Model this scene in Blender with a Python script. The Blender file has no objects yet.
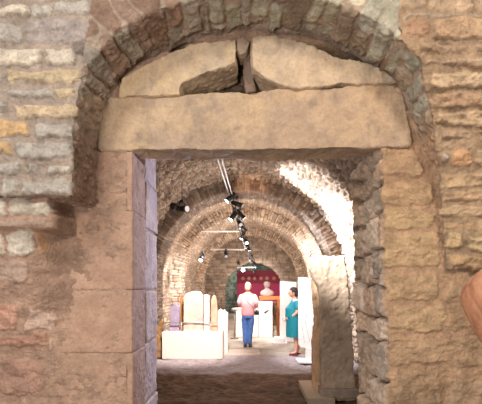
import bpy, bmesh, math, random
import numpy as np
from mathutils import Vector, Matrix, Euler

scene = bpy.context.scene
COL = scene.collection
PI = math.pi
F, CX, CY, CH = 400.0, 250.0, 285.0, 1.69      # lens in pixels, vanishing point, eye height


def P(px, py, Y):
    """point of the place seen at a pixel of the photo, at distance Y"""
    return ((px - CX) * Y / F, Y, CH - (py - CY) * Y / F)


def XZ(px, py, Y):
    return ((px - CX) * Y / F, CH - (py - CY) * Y / F)


def lin(c):
    return tuple(((x / 255.0) / 12.92 if x / 255.0 <= 0.04045 else ((x / 255.0 + 0.055) / 1.055) ** 2.4) for x in c)


# ------------------------------------------------------------------ noise
def _hash(ix, iy, iz, seed):
    h = (ix.astype(np.int64) * 374761393 + iy.astype(np.int64) * 668265263 + iz.astype(np.int64) * 2147483647 % 1274126177 + seed * 974634777) & 0xFFFFFFFF
    h = ((h ^ (h >> 13)) * 1274126177) & 0xFFFFFFFF
    h = ((h ^ (h >> 16)) * 2246822519) & 0xFFFFFFFF
    return ((h ^ (h >> 15)) & 0xFFFFFF) / float(0xFFFFFF)


def vnoise(x, y, z, seed=0):
    x0, y0, z0 = np.floor(x), np.floor(y), np.floor(z)
    fx, fy, fz = x - x0, y - y0, z - z0
    fx, fy, fz = [t * t * (3 - 2 * t) for t in (fx, fy, fz)]
    r = 0
    for dx in (0, 1):
        wx = fx if dx else 1 - fx
        for dy in (0, 1):
            wy = fy if dy else 1 - fy
            for dz in (0, 1):
                wz = fz if dz else 1 - fz
                r = r + wx * wy * wz * _hash(x0 + dx, y0 + dy, z0 + dz, seed)
    return r * 2 - 1


def fbm(x, y, z, seed=0, octs=3, gain=0.5):
    r, a, f = 0, 1.0, 1.0
    for i in range(octs):
        r = r + a * vnoise(x * f, y * f, z * f, seed + 17 * i)
        a *= gain
        f *= 2.03
    return r


def smooth(a, b, x):
    t = np.clip((x - a) / (b - a), 0, 1)
    return t * t * (3 - 2 * t)


def pick(ids, pal, seed):
    """a colour of the palette for every stone id, with its own brightness"""
    pal = np.array([lin(c) for c in pal])
    z = np.zeros_like(ids)
    k = (_hash(ids, z, z, seed) * (len(pal) - 1e-6)).astype(int)
    b = 0.86 + 0.28 * _hash(ids, z + 3, z, seed + 5)
    return pal[k] * b[..., None]


def coursed(u, v, seed, row=0.09, wid=(0.18, 0.4), warp=0.012, wf=5.0):
    """horizontal courses: distance to the joint (m) and the id of the stone"""
    rng = np.random.default_rng(seed)
    vv = v + warp * fbm(u * wf, v * wf, 0 * u, seed, 2)
    uu = u + warp * fbm(u * wf, v * wf, 0 * u + 9, seed + 3, 2)
    lo, hi = -9.0, 27.0
    e = [lo]
    while e[-1] < hi:
        e.append(e[-1] + row * rng.uniform(0.65, 1.4))
    e = np.array(e)
    r = np.clip(np.searchsorted(e, vv) - 1, 0, len(e) - 2)
    dv = np.minimum(vv - e[r], e[r + 1] - vv)
    present = np.bincount(r.ravel(), minlength=len(e)) > 0
    du = np.zeros_like(dv)
    ids = np.zeros(dv.shape, dtype=np.int64)
    ulo, uhi = -12.0, 30.0
    for k in range(len(e) - 1):
        if not present[k]:
            continue
        m = r == k
        rk = np.random.default_rng(seed * 1000 + k)
        c = ulo + np.cumsum(rk.uniform(wid[0], wid[1], int((uhi - ulo) / wid[0] * 1.1)))
        q = np.clip(np.searchsorted(c, uu[m]) - 1, 0, len(c) - 2)
        du[m] = np.minimum(uu[m] - c[q], c[q + 1] - uu[m])
        ids[m] = k * 4096 + q
    s = 0.02
    d = -s * np.log(np.exp(-np.clip(du, 0, 1) / s) + np.exp(-np.clip(dv, 0, 1) / s))
    return np.minimum(d, np.minimum(du, dv)), ids


def cells(u, v, seed, su=0.14, sv=0.10, warp=0.02):
    """random rubble: distance to the joint and the id of the stone"""
    uu = (u + warp * fbm(u * 7, v * 7, 0 * u, seed, 2)) / su
    vv = (v + warp * fbm(u * 7, v * 7, 0 * u + 5, seed + 1, 2)) / sv
    iu, iv = np.floor(uu), np.floor(vv)
    f1 = np.full(u.shape, 9.0)
    f2 = np.full(u.shape, 9.0)
    ids = np.zeros(u.shape, dtype=np.int64)
    for a in (-1, 0, 1):
        for b in (-1, 0, 1):
            cu, cv = iu + a, iv + b
            z = 0 * cu
            qu = cu + 0.15 + 0.7 * _hash(cu, cv, z, seed + 11)
            qv = cv + 0.15 + 0.7 * _hash(cu, cv, z, seed + 12)
            d = np.hypot(uu - qu, vv - qv)
            i = (cu.astype(np.int64) + 2000) * 8192 + cv.astype(np.int64) + 2000
            near = d < f1
            f2 = np.where(near, f1, np.minimum(f2, d))
            ids = np.where(near, i, ids)
            f1 = np.where(near, d, f1)
    return (f2 - f1) * 0.5 * min(su, sv), ids


# ------------------------------------------------------------------ meshes
def mesh_from(name, V, Fc, col=None, smooth_shade=True):
    me = bpy.data.meshes.new(name)
    V = np.asarray(V, dtype=np.float64)
    Fc = np.asarray(Fc, dtype=np.int32)
    me.vertices.add(len(V))
    me.vertices.foreach_set('co', V.ravel())
    n = Fc.shape[1]
    me.loops.add(Fc.size)
    me.loops.foreach_set('vertex_index', Fc.ravel())
    me.polygons.add(len(Fc))
    me.polygons.foreach_set('loop_start', np.arange(len(Fc), dtype=np.int32) * n)
    me.polygons.foreach_set('loop_total', np.full(len(Fc), n, dtype=np.int32))
    me.update(calc_edges=True)
    if smooth_shade:
        me.polygons.foreach_set('use_smooth', np.ones(len(Fc), dtype=bool))
    if col is not None:
        paint(me, col)
    me.validate()
    return me


def paint(me, col):
    a = me.color_attributes.new('Col', 'FLOAT_COLOR', 'POINT')
    c = np.ones((len(me.vertices), 4))
    c[:, :3] = col
    a.data.foreach_set('color', c.ravel())


def link(name, me, mat=None, parent=None, loc=None):
    o = bpy.data.objects.new(name, me)
    COL.objects.link(o)
    if mat is not None:
        me.materials.clear()
        me.materials.append(mat)
    if parent is not None:
        o.parent = parent
    if loc is not None:
        o.location = loc
    return o


def tag(o, label=None, cat=None, group=None, kind=None):
    if label:
        o['label'] = label
    if cat:
        o['category'] = cat
    if group:
        o['group'] = group
    if kind:
        o['kind'] = kind
    return o


def thing(name, loc, label, cat, group=None, rotz=0.0):
    o = bpy.data.objects.new(name, None)
    COL.objects.link(o)
    o.location = loc
    o.rotation_euler = (0, 0, rotz)
    bpy.context.view_layer.update()
    return tag(o, label, cat, group)


class Sheets:
    """displaced grids collected into ONE mesh"""
    def __init__(self):
        self.V, self.F, self.C, self.n = [], [], [], 0

    def add(self, B, field, flip=False, outward=None):
        """B: (n,m,3) base positions; field(B) -> height, colour"""
        gu = np.gradient(B, axis=1)
        gv = np.gradient(B, axis=0)
        N = np.cross(gu, gv)
        L = np.linalg.norm(N, axis=2, keepdims=True)
        N = N / np.maximum(L, 1e-9)
        if flip:
            N = -N
        h, c = field(B)
        Q = B + N * h[..., None]
        n, m = B.shape[:2]
        idx = np.arange(n * m).reshape(n, m) + self.n
        q = np.stack([idx[:-1, :-1], idx[:-1, 1:], idx[1:, 1:], idx[1:, :-1]], axis=-1).reshape(-1, 4)
        if flip:
            q = q[:, ::-1]
        self.V.append(Q.reshape(-1, 3))
        self.F.append(q)
        self.C.append(np.broadcast_to(c, Q.shape).reshape(-1, 3))
        self.n += n * m

    def box(self, x0, x1, y0, y1, z0, z1, col):
        V = [(x, y, z) for x in (x0, x1) for y in (y0, y1) for z in (z0, z1)]
        Fq = [(0, 1, 3, 2), (4, 6, 7, 5), (0, 4, 5, 1), (2, 3, 7, 6), (0, 2, 6, 4), (1, 5, 7, 3)]
        self.V.append(np.array(V, float))
        self.F.append(np.array(Fq) + self.n)
        self.C.append(np.tile(np.array(col, float), (8, 1)))
        self.n += 8

    def build(self, name, mat, parent=None):
        me = mesh_from(name, np.concatenate(self.V), np.concatenate(self.F), np.concatenate(self.C))
        return link(name, me, mat, parent)


def evaluated(bm_or_me, mods):
    """mesh after modifiers; mods is a list of (type, dict)"""
    if isinstance(bm_or_me, bmesh.types.BMesh):
        me = bpy.data.meshes.new('tmp')
        bm_or_me.to_mesh(me)
        bm_or_me.free()
    else:
        me = bm_or_me
    o = bpy.data.objects.new('tmp', me)
    COL.objects.link(o)
    for t, d in mods:
        md = o.modifiers.new(t, t)
        for k, v in d.items():
            setattr(md, k, v)
    dg = bpy.context.evaluated_depsgraph_get()
    dg.update()
    out = bpy.data.meshes.new_from_object(o.evaluated_get(dg))
    bpy.data.objects.remove(o)
    bpy.data.meshes.remove(me)
    return out


def set_smooth(me):
    me.polygons.foreach_set('use_smooth', np.ones(len(me.polygons), dtype=bool))
    me.update()


def co_of(me):
    a = np.empty(len(me.vertices) * 3)
    me.vertices.foreach_get('co', a)
    return a.reshape(-1, 3)


def no_of(me):
    a = np.empty(len(me.vertices) * 3)
    me.vertices.foreach_get('normal', a)
    return a.reshape(-1, 3)


def displace(me, fn):
    c, n = co_of(me), no_of(me)
    h = fn(c)
    me.vertices.foreach_set('co', (c + n * h[:, None]).ravel())
    me.update()


def prism(pts, y0, y1, bm=None):
    """outline (x,z) extruded from y0 to y1"""
    bm = bm or bmesh.new()
    a = [bm.verts.new((x, y0, z)) for x, z in pts]
    b = [bm.verts.new((x, y1, z)) for x, z in pts]
    n = len(pts)
    bm.faces.new(a)
    bm.faces.new(b[::-1])
    for i in range(n):
        j = (i + 1) % n
        bm.faces.new((a[j], a[i], b[i], b[j]))
    bmesh.ops.recalc_face_normals(bm, faces=bm.faces)
    return bm


def carve(bm, voxel, amp=0.004, freq=12, amp2=0.002, soften=4, seed=1, extra=None):
    """closed shape -> worn stone: remeshed, softened, pitted"""
    me = evaluated(bm, [('REMESH', dict(mode='VOXEL', voxel_size=voxel)), ('SMOOTH', dict(factor=0.5, iterations=soften))])
    def f(c):
        h = amp * fbm(c[:, 0] * freq, c[:, 1] * freq, c[:, 2] * freq, seed, 3)
        h += 1.5 * amp2 * fbm(c[:, 0] * freq * 5, c[:, 1] * freq * 5, c[:, 2] * freq * 5, seed + 7, 2)
        if extra is not None:
            h += extra(c)
        return h
    displace(me, f)
    set_smooth(me)
    return me


def tint(me, cols, seed=1, freq=6.0):
    """blotches between colours of the stone itself"""
    c = co_of(me)
    t = 0.5 + 0.5 * np.clip(fbm(c[:, 0] * freq, c[:, 1] * freq, c[:, 2] * freq, seed, 6, 0.65) * 0.9, -1, 1)
    a, b = np.array(lin(cols[0])), np.array(lin(cols[1]))
    col = a * (1 - t[:, None]) + b * t[:, None]
    if len(cols) > 2:
        s = 0.7 * smooth(0.0, 1.1, fbm(c[:, 0] * freq * 2.3, c[:, 1] * freq * 2.3, c[:, 2] * freq * 2.3, seed + 4, 5, 0.65))
        col = col * (1 - s[:, None]) + np.array(lin(cols[2])) * s[:, None]
    paint(me, col)
    return me


def add_box(bm, x0, x1, y0, y1, z0, z1, bev=0.0, rot=None, at=None):
    r = bmesh.ops.create_cube(bm, size=1)
    vs = r['verts']
    for v in vs:
        v.co = Vector((x0 + (v.co.x + .5) * (x1 - x0), y0 + (v.co.y + .5) * (y1 - y0), z0 + (v.co.z + .5) * (z1 - z0)))
    if bev > 0:
        es = list({e for v in vs for e in v.link_edges})
        bmesh.ops.bevel(bm, geom=es, offset=bev, segments=2, affect='EDGES', profile=0.5)
    return bm


def add_tube(bm, a, b, r0, r1=None, n=12, cap=True):
    a, b = Vector(a), Vector(b)
    r1 = r0 if r1 is None else r1
    d = (b - a)
    q = d.to_track_quat('Z', 'Y')
    ra, rb = [], []
    for i in range(n):
        t = 2 * PI * i / n
        ra.append(bm.verts.new(a + q @ Vector((r0 * math.cos(t), r0 * math.sin(t), 0))))
        rb.append(bm.verts.new(b + q @ Vector((r1 * math.cos(t), r1 * math.sin(t), 0))))
    for i in range(n):
        j = (i + 1) % n
        bm.faces.new((ra[i], ra[j], rb[j], rb[i])).smooth = True
    if cap:
        bm.faces.new(ra[::-1])
        bm.faces.new(rb)
    return bm


def add_loft(bm, rings, n=20, cap=True):
    """rings: (cx, cy, cz, rx, ry) stacked ellipses"""
    R = []
    for cx, cy, cz, rx, ry in rings:
        R.append([bm.verts.new((cx + rx * math.cos(2 * PI * i / n), cy + ry * math.sin(2 * PI * i / n), cz)) for i in range(n)])
    for a, b in zip(R[:-1], R[1:]):
        for i in range(n):
            j = (i + 1) % n
            bm.faces.new((a[i], a[j], b[j], b[i])).smooth = True
    if cap:
        bm.faces.new(R[0][::-1])
        bm.faces.new(R[-1])
    return bm


def add_ball(bm, c, r, n=16, s=(1, 1, 1)):
    ret = bmesh.ops.create_uvsphere(bm, u_segments=n, v_segments=max(6, n // 2 + 2), radius=r)
    for v in ret['verts']:
        v.co = Vector((c[0] + v.co.x * s[0], c[1] + v.co.y * s[1], c[2] + v.co.z * s[2]))
    for f in {f for v in ret['verts'] for f in v.link_faces}:
        f.smooth = True
    return bm


def obj(name, bm, mat, parent=None, world=True):
    """BMesh -> ONE object. Coordinates are those of the place; a parent's location is taken off."""
    me = bpy.data.meshes.new(name)
    if isinstance(bm, bmesh.types.BMesh):
        bmesh.ops.recalc_face_normals(bm, faces=bm.faces)
        bm.to_mesh(me)
        bm.free()
    else:
        me = bm
        me.name = name
    if parent is not None and world:
        root = parent
        M = Matrix.Identity(4)
        while root is not None:
            M = Matrix.Translation(root.location) @ root.rotation_euler.to_matrix().to_4x4() @ M
            root = root.parent
        me.transform(M.inverted())
    return link(name, me, mat, parent)


# ------------------------------------------------------------------ materials
def nodes_of(name):
    m = bpy.data.materials.new(name)
    m.use_nodes = True
    nt = m.node_tree
    return m, nt, nt.nodes['Principled BSDF']


def stone_mat(name, grain=60.0, bump=0.35, dist=0.004, rough=0.9, var=0.25, base=None):
    """stone whose own colour per block comes from the mesh, with grain and pitting"""
    m, nt, b = nodes_of(name)
    L = nt.links.new
    geo = nt.nodes.new('ShaderNodeTexCoord')
    n1 = nt.nodes.new('ShaderNodeTexNoise')
    n1.inputs['Scale'].default_value = grain
    n1.inputs['Detail'].default_value = 6
    n1.inputs['Roughness'].default_value = 0.65
    n2 = nt.nodes.new('ShaderNodeTexNoise')
    n2.inputs['Scale'].default_value = grain * 0.18
    n2.inputs['Detail'].default_value = 5
    L(geo.outputs['Object'], n1.inputs['Vector'])
    L(geo.outputs['Object'], n2.inputs['Vector'])
    if base is None:
        src = nt.nodes.new('ShaderNodeVertexColor')
        src.layer_name = 'Col'
    else:
        src = nt.nodes.new('ShaderNodeRGB')
        src.outputs[0].default_value = (*lin(base), 1)
    mr = nt.nodes.new('ShaderNodeMapRange')
    mr.inputs['From Min'].default_value = 0.3
    mr.inputs['From Max'].default_value = 0.7
    mr.inputs['To Min'].default_value = 1 - var
    mr.inputs['To Max'].default_value = 1 + var
    add = nt.nodes.new('ShaderNodeMath')
    add.operation = 'ADD'
    L(n1.outputs['Fac'], add.inputs[0])
    L(n2.outputs['Fac'], add.inputs[1])
    half = nt.nodes.new('ShaderNodeMath')
    half.operation = 'MULTIPLY'
    half.inputs[1].default_value = 0.5
    L(add.outputs[0], half.inputs[0])
    L(half.outputs[0], mr.inputs['Value'])
    mul = nt.nodes.new('ShaderNodeVectorMath')
    mul.operation = 'SCALE'
    L(src.outputs[0], mul.inputs[0])
    L(mr.outputs[0], mul.inputs['Scale'])
    L(mul.outputs[0], b.inputs['Base Color'])
    b.inputs['Roughness'].default_value = rough
    b.inputs['Specular IOR Level'].default_value = 0.2
    bp = nt.nodes.new('ShaderNodeBump')
    bp.inputs['Strength'].default_value = bump
    bp.inputs['Distance'].default_value = dist
    L(add.outputs[0], bp.inputs['Height'])
    L(bp.outputs[0], b.inputs['Normal'])
    return m


def plain(name, c, rough=0.6, metal=0.0, var=0.06, scale=30.0, emit=0.0, bump=0.0, spec=0.4):
    m, nt, b = nodes_of(name)
    L = nt.links.new
    tc = nt.nodes.new('ShaderNodeTexCoord')
    n = nt.nodes.new('ShaderNodeTexNoise')
    n.inputs['Scale'].default_value = scale
    n.inputs['Detail'].default_value = 4
    L(tc.outputs['Object'], n.inputs['Vector'])
    mr = nt.nodes.new('ShaderNodeMapRange')
    mr.inputs['From Min'].default_value = 0.3
    mr.inputs['From Max'].default_value = 0.7
    mr.inputs['To Min'].default_value = 1 - var
    mr.inputs['To Max'].default_value = 1 + var
    L(n.outputs['Fac'], mr.inputs['Value'])
    rgb = nt.nodes.new('ShaderNodeRGB')
    rgb.outputs[0].default_value = (*lin(c), 1)
    mul = nt.nodes.new('ShaderNodeVectorMath')
    mul.operation = 'SCALE'
    L(rgb.outputs[0], mul.inputs[0])
    L(mr.outputs[0], mul.inputs['Scale'])
    L(mul.outputs[0], b.inputs['Base Color'])
    b.inputs['Roughness'].default_value = rough
    b.inputs['Metallic'].default_value = metal
    b.inputs['Specular IOR Level'].default_value = spec
    if emit:
        b.inputs['Emission Color'].default_value = (1, 1, 1, 1)
        b.inputs['Emission Strength'].default_value = emit
    if bump:
        bp = nt.nodes.new('ShaderNodeBump')
        bp.inputs['Strength'].default_value = bump
        bp.inputs['Distance'].default_value = 0.01
        L(n.outputs['Fac'], bp.inputs['Height'])
        L(bp.outputs[0], b.inputs['Normal'])
    return m


M_WALL = stone_mat('rubble_masonry', 64, 1.0, 0.016, var=0.36)
M_BLOCK = stone_mat('dressed_stone', 60, 0.8, 0.009, var=0.26)
M_VAULT = stone_mat('vault_masonry', 26, 0.8, 0.03, var=0.35)
M_FLOOR = stone_mat('trodden_ground', 14, 0.5, 0.02)
M_STATUE = stone_mat('carved_stone', 36, 0.6, 0.012, var=0.26)

# ================================================================== THE NEAR WALL
YB, PA = 2.35, 0.33                     # recessed face; how far the arched wall stands out
LEFT_BACK = [(600, 97), (215, 97), (195, 97), (170, 97.5), (140, 99), (112, 104), (92, 113), (66, 135), (50, 165), (37, 205), (30, 250)]
RIGHT_BACK = [(600, 447), (290, 447), (268, 446), (240, 441), (200, 437), (165, 430), (130, 417), (88, 400), (68, 375), (50, 345), (34, 300), (30, 250)]
# the intrados of the arch in metres, left and right branch as x(z), crown as z(x)
def xz_list(lst):
    return sorted([(CH - (py - CY) * YB / F, (px - CX) * YB / F) for py, px in lst])
LZ = xz_list(LEFT_BACK)
RZ = xz_list(RIGHT_BACK)
def x_left(z):
    return np.interp(z, [a for a, b in LZ], [b for a, b in LZ])
def x_right(z):
    return np.interp(z, [a for a, b in RZ], [b for a, b in RZ])
CR = sorted([(b, a) for a, b in LZ if a > 2.4] + [(b, a) for a, b in RZ if a > 2.4])
def z_crown(x):
    return np.interp(x, [a for a, b in CR], [b for a, b in CR])
def proud_right(z):
    return np.interp(z, [1.75, 1.9, 2.2, 2.6, 2.86, 2.97], [0.02, 0.035, 0.06, 0.19, 0.30, PA])

PX = lambda B: CX + F * B[..., 0] / B[..., 1]
PY = lambda B: CY - F * (B[..., 2] - CH) / B[..., 1]

G, Yw, Or, Pk, Lt, Gn = (180, 168, 154), (196, 170, 132), (188, 150, 114), (188, 156, 134), (196, 182, 162), (170, 166, 150)
A_STONES = [
    (-60, 6, 54, 18, Lt), (54, 1, 93, 14, G), (28, 20, 92, 42, (166, 150, 140)), (-50, 24, 25, 42, G), (-30, 48, 76, 65, Lt),
    (70, 42, 89, 55, (128, 112, 100)), (8, 71, 82, 83, Yw), (-50, 74, 3, 82, G), (9, 89, 52, 97, G), (54, 88, 77, 97, Yw), (13, 104, 77, 117, (200, 172, 136)),
    (-50, 103, 9, 115, G), (-60, 120, 28, 137, (206, 164, 112)), (36, 123, 75, 138, G), (17, 144, 73, 159, G), (-60, 143, 13, 154, (198, 160, 112)),
    (29, 163, 37, 173, G), (48, 165, 72, 175, Lt), (1, 178, 17, 194, G), (21, 181, 74, 194, G), (-60, 162, 22, 174, G), (-60, 178, -3, 193, Pk),
    (60, -22, 94, -4, G), (-60, -22, 56, 0, G), (-60, -60, 96, -26, G),
    # right of the arch
    (388, -6, 560, 10, (196, 164, 126)), (404, 14, 560, 17, G), (404, 19, 431, 36, (182, 134, 98)), (434, 18, 560, 37, (192, 156, 118)),
    (418, 43, 560, 53, (194, 156, 118)), (426, 58, 560, 67, (196, 160, 124)), (429, 73, 560, 88, (206, 176, 134)), (431, 91, 560, 107, (180, 144, 108)),
    (435, 112, 560, 125, (208, 176, 132)), (440, 128, 560, 140, (182, 146, 108)), (451, 149, 472, 166, (208, 148, 94)), (475, 147, 560, 168, (186, 152, 112)),
    (440, 151, 448, 160, G), (440, 172, 560, 187, (206, 172, 124)), (441, 191, 560, 203, (186, 148, 106)), (440, 207, 560, 218, (196, 160, 112)),
    (442, 221, 560, 230, (196, 156, 106)), (445, 234, 461, 250, (206, 172, 116)), (465, 237, 560, 250, (212, 184, 126)), (446, 254, 560, 269, (198, 156, 102)),
    (380, -60, 560, -10, G)]
B_STONES = [
    (-60, 199, 54, 216, Lt), (-60, 219, 50, 229, Pk), (-60, 232, 36, 256, Lt), (37, 232, 49, 253, (196, 148, 106)), (-60, 259, 30, 282, Pk),
    (-60, 306, 19, 330, (206, 152, 126)), (28, 310, 56, 331, (202, 168, 146)), (-60, 334, 50, 347, (188, 142, 120)), (51, 337, 57, 349, Pk), (-60, 360, 45, 395, (176, 132, 108)),
    (375, 149, 423, 176, (180, 142, 100)), (379, 182, 432, 206, (188, 148, 100)), (381, 212, 435, 230, (196, 160, 106)), (386, 234, 437, 268, (198, 158, 106)),
    (387, 274, 440, 300, (184, 146, 100)), (444, 286, 560, 300, (184, 146, 100)), (392, 306, 444, 331, (190, 152, 104)), (448, 306, 560, 331, (176, 138, 98)), (390, 338, 478, 365, (176, 138, 98)),
    (392, 372, 440, 410, (186, 148, 106)), (446, 378, 482, 410, (186, 150, 112)), (486, 340, 560, 410, (180, 144, 104)),
    (-60, 410, 60, 450, Pk), (64, 455, 130, 520, Pk), (395, 416, 470, 455, (180, 142, 100)), (395, 460, 520, 520, (180, 142, 100))]


def split_stones(lst, seed):
    """long courses become single stones of uneven length"""
    rg = random.Random(seed)
    out = []
    for x0, y0, x1, y1, c in lst:
        if y0 < -90 or x1 - x0 < 92 or y1 - y0 < 5:
            out.append((x0, y0, x1, y1, c))
            continue
        x = x0
        while x < x1 - 12:
            w = rg.uniform(30, 78)
            e = x + w if x + w < x1 - 14 else x1
            k = rg.uniform(0.90, 1.08)
            t = rg.uniform(-5, 5)
            out.append((x + 1.0, y0 + rg.uniform(-1.0, 1.4), e - 1.4, y1 + rg.uniform(-1.4, 1.0), tuple(min(245, v * k + t * s) for v, s in zip(c, (1, 0, -1)))))
            x = e
    return out


def rect_field(px, py, stones, scale, seed, ragged=2.6):
    """distance inside the nearest laid stone, in metres, with its colour"""
    wx = px + ragged * fbm(px * .07, py * .07, 0 * px, seed, 5, .6)
    wy = py + ragged * 0.9 * fbm(px * .05, py * .09, 0 * px + 4, seed + 2, 5, .65)
    best = np.full(px.shape, -50.0)
    ids = np.full(px.shape, -1)
    col = np.zeros(px.shape + (3,))
    for i, (x0, y0, x1, y1, c) in enumerate(stones):
        hx, hy = (x1 - x0) / 2, (y1 - y0) / 2
        r = min(4.0, hy * .6, hx * .6)
        qx = np.abs(wx - (x0 + x1) / 2) - (hx - r)
        qy = np.abs(wy - (y0 + y1) / 2) - (hy - r)
        d = -(np.hypot(np.maximum(qx, 0), np.maximum(qy, 0)) + np.minimum(np.maximum(qx, qy), 0) - r)
        m = d > best
        best = np.where(m, d, best)
        g_ = sum(c) / 3.0
        if x0 > 370:
            c = tuple(v_ * 0.62 + w_ * 0.38 for v_, w_ in zip(c, (212, 172, 140)))
        col[m] = np.array(lin(tuple(g_ + (v_ - g_) * 0.8 for v_ in c)))
    return best * scale, col


A_STONES, B_STONES = split_stones(A_STONES, 4), split_stones(B_STONES, 6)
MORTAR_L, MORTAR_R = np.array(lin((158, 142, 128))), np.array(lin((166, 140, 114)))
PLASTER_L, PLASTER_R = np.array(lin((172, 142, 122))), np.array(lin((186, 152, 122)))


def blotch(B, seed, f=3.0):
    return fbm(B[..., 0] * f, B[..., 1] * f, B[..., 2] * f, seed, 4)[..., None]


def ring_coords(B):
    cx, cz = 0.03, 2.42
    th = np.arctan2(B[..., 0] - cx, B[..., 2] - cz)
    r = np.hypot(B[..., 0] - cx, B[..., 2] - cz)
    return th, r


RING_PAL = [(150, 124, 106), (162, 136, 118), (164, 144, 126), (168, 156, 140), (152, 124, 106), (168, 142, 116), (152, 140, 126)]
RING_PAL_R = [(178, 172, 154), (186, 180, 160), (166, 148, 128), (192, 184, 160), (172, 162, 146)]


def field_A(B):
    px, py = PX(B), PY(B)
    d, col = rect_field(px, py, A_STONES, 0.0052, 3)
    mask = smooth(0.0, 0.006, d)
    n3 = fbm(B[..., 0] * 16, B[..., 1] * 16, B[..., 2] * 22, 8, 5, .62)
    lum = col.sum(-1)
    h = 0.018 * smooth(0.0, 0.010, d) * (1 + 0.4 * n3) + 0.0055 * n3 + 0.012 * fbm(B[..., 0] * 6, 0 * px, B[..., 2] * 9, 31, 2) + 0.02 * (lum - 1.25) * mask
    side = (B[..., 0] > 0.3)[..., None]
    mort = np.where(side, MORTAR_R, MORTAR_L)
    c = mort * (1 - mask[..., None]) + col * mask[..., None]
    # voussoirs of the arch: thin stones on edge, around the opening and through its soffit
    th, r = ring_coords(B)
    depth = YB - B[..., 1]
    face = (B[..., 1] <= YB - PA + 0.012) & (B[..., 2] > 2.6)
    arch_r = np.where(B[..., 2] > 2.4, r, 9)
    on_soffit = depth < proud_right(B[..., 2]) - 0.012
    on_soffit = np.where(B[..., 0] > 0, on_soffit, depth < PA - 0.012)
    ringA = (B[..., 2] > 2.72) & (px > 92 - 8 * smooth(0, 60, py)) & (px < 398 + 4 * smooth(0, 60, py)) & (~on_soffit)
    ring = ringA | on_soffit
    s = th * 0.72 + 0.03 * fbm(B[..., 0] * 5, B[..., 1] * 4, B[..., 2] * 5, 77, 2)
    s = np.where(np.abs(th) > 1.45, np.sign(th) * (1.45 * .72 + (2.5 - B[..., 2]) * 1.0), s)
    across = np.where(on_soffit, depth, PA + (r - 0.8) * 0.9)
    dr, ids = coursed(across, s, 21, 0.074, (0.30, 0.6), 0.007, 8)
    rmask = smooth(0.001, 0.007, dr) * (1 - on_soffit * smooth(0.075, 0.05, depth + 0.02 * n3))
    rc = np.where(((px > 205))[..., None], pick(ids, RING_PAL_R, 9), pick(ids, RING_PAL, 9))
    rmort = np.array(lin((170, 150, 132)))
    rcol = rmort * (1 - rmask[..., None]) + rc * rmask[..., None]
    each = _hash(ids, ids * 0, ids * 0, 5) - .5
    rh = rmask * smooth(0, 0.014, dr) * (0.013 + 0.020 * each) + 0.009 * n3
    # the soffit below the springing is plastered
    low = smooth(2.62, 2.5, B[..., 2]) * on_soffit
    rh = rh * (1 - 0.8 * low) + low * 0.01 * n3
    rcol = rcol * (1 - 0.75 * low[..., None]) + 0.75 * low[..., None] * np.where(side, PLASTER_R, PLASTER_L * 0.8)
    rk = ring.astype(float)
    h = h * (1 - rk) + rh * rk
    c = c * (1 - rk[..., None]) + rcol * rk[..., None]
    h = h + 0.0045 * fbm(B[..., 0] * 46, B[..., 1] * 46, B[..., 2] * 60, 141, 3, .6)
    c = c * (1 + 0.13 * blotch(B, 41)) * (1 + 0.16 * blotch(B, 42, 22))
    return h, np.clip(c, 0, 1)


def field_B(B):
    # under the left springing the masonry still stands out, less and less towards the floor
    X_, Z_ = B[..., 0], B[..., 2]
    wob = 0.03 * fbm(X_ * 3, 0 * X_, Z_ * 6, 55, 3)
    up = smooth(-1.02, -1.035, X_ + wob * .5) * smooth(1.965, 1.985, Z_ + wob * .3) * (0.25 + 0.12 * (Z_ - 1.98))
    lowb = smooth(-1.03, -1.22, X_ + wob) * np.clip((Z_ - 1.25) / 0.73, 0, 1) * 0.20
    k = np.where(Z_ > 1.965, np.maximum(up, np.minimum(lowb, 0.2)), lowb) * (Z_ < 2.35)
    E = np.stack([X_, B[..., 1] - k, Z_], -1)
    px, py = PX(E), PY(E)
    d, col = rect_field(px, py, B_STONES, 0.0058, 13, 3.2)
    mask = smooth(-0.002, 0.010, d)
    n3 = fbm(B[..., 0] * 15, B[..., 1] * 15, B[..., 2] * 20, 18, 5, .62)
    big = fbm(B[..., 0] * 5, B[..., 1] * 5, B[..., 2] * 8, 19, 3)
    h = 0.011 * smooth(-0.002, 0.010, d) * (1 + 0.5 * n3) + 0.0045 * n3 + 0.005 * big
    h = h + 0.006 * np.maximum(0, fbm(B[..., 0] * 7, 0 * px, B[..., 2] * 24, 24, 3))       # rough ledges in the render
    side = (B[..., 0] > 0.3)[..., None]
    pl = np.where(side, PLASTER_R, PLASTER_L) * 0.95
    # courses just under the left springing stand out a little
    h = h + k + 0.012 * (B[..., 0] < -0.7) + 0.012 * smooth(2.62, 2.72, B[..., 2])
    # inside the gap over the lintel the fill lies deeper
    gap = smooth(2.70, 2.72, B[..., 2]) * smooth(-0.48, -0.44, B[..., 0]) * smooth(0.78, 0.72, B[..., 0]) * smooth(3.13, 3.11, B[..., 2])
    h = h - 0.27 * gap
    dg, idg = coursed(B[..., 0] + 0.3 * B[..., 2], B[..., 2], 61, 0.075, (0.10, 0.2), 0.01)
    h = h + gap * 0.05 * smooth(0, 0.02, dg)
    c = pl * (1 - mask[..., None]) + col * mask[..., None]
    cg = pick(idg, [(150, 128, 112), (128, 106, 92), (144, 124, 108)], 4)
    c = c * (1 - gap[..., None]) + cg * gap[..., None]
    h = h + 0.0032 * fbm(B[..., 0] * 42, B[..., 1] * 42, B[..., 2] * 64, 142, 3, .6)
    c = c * (1 + 0.12 * blotch(B, 43)) * (1 + 0.16 * blotch(B, 44, 22))
    return h, np.clip(c, 0, 1)


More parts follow.
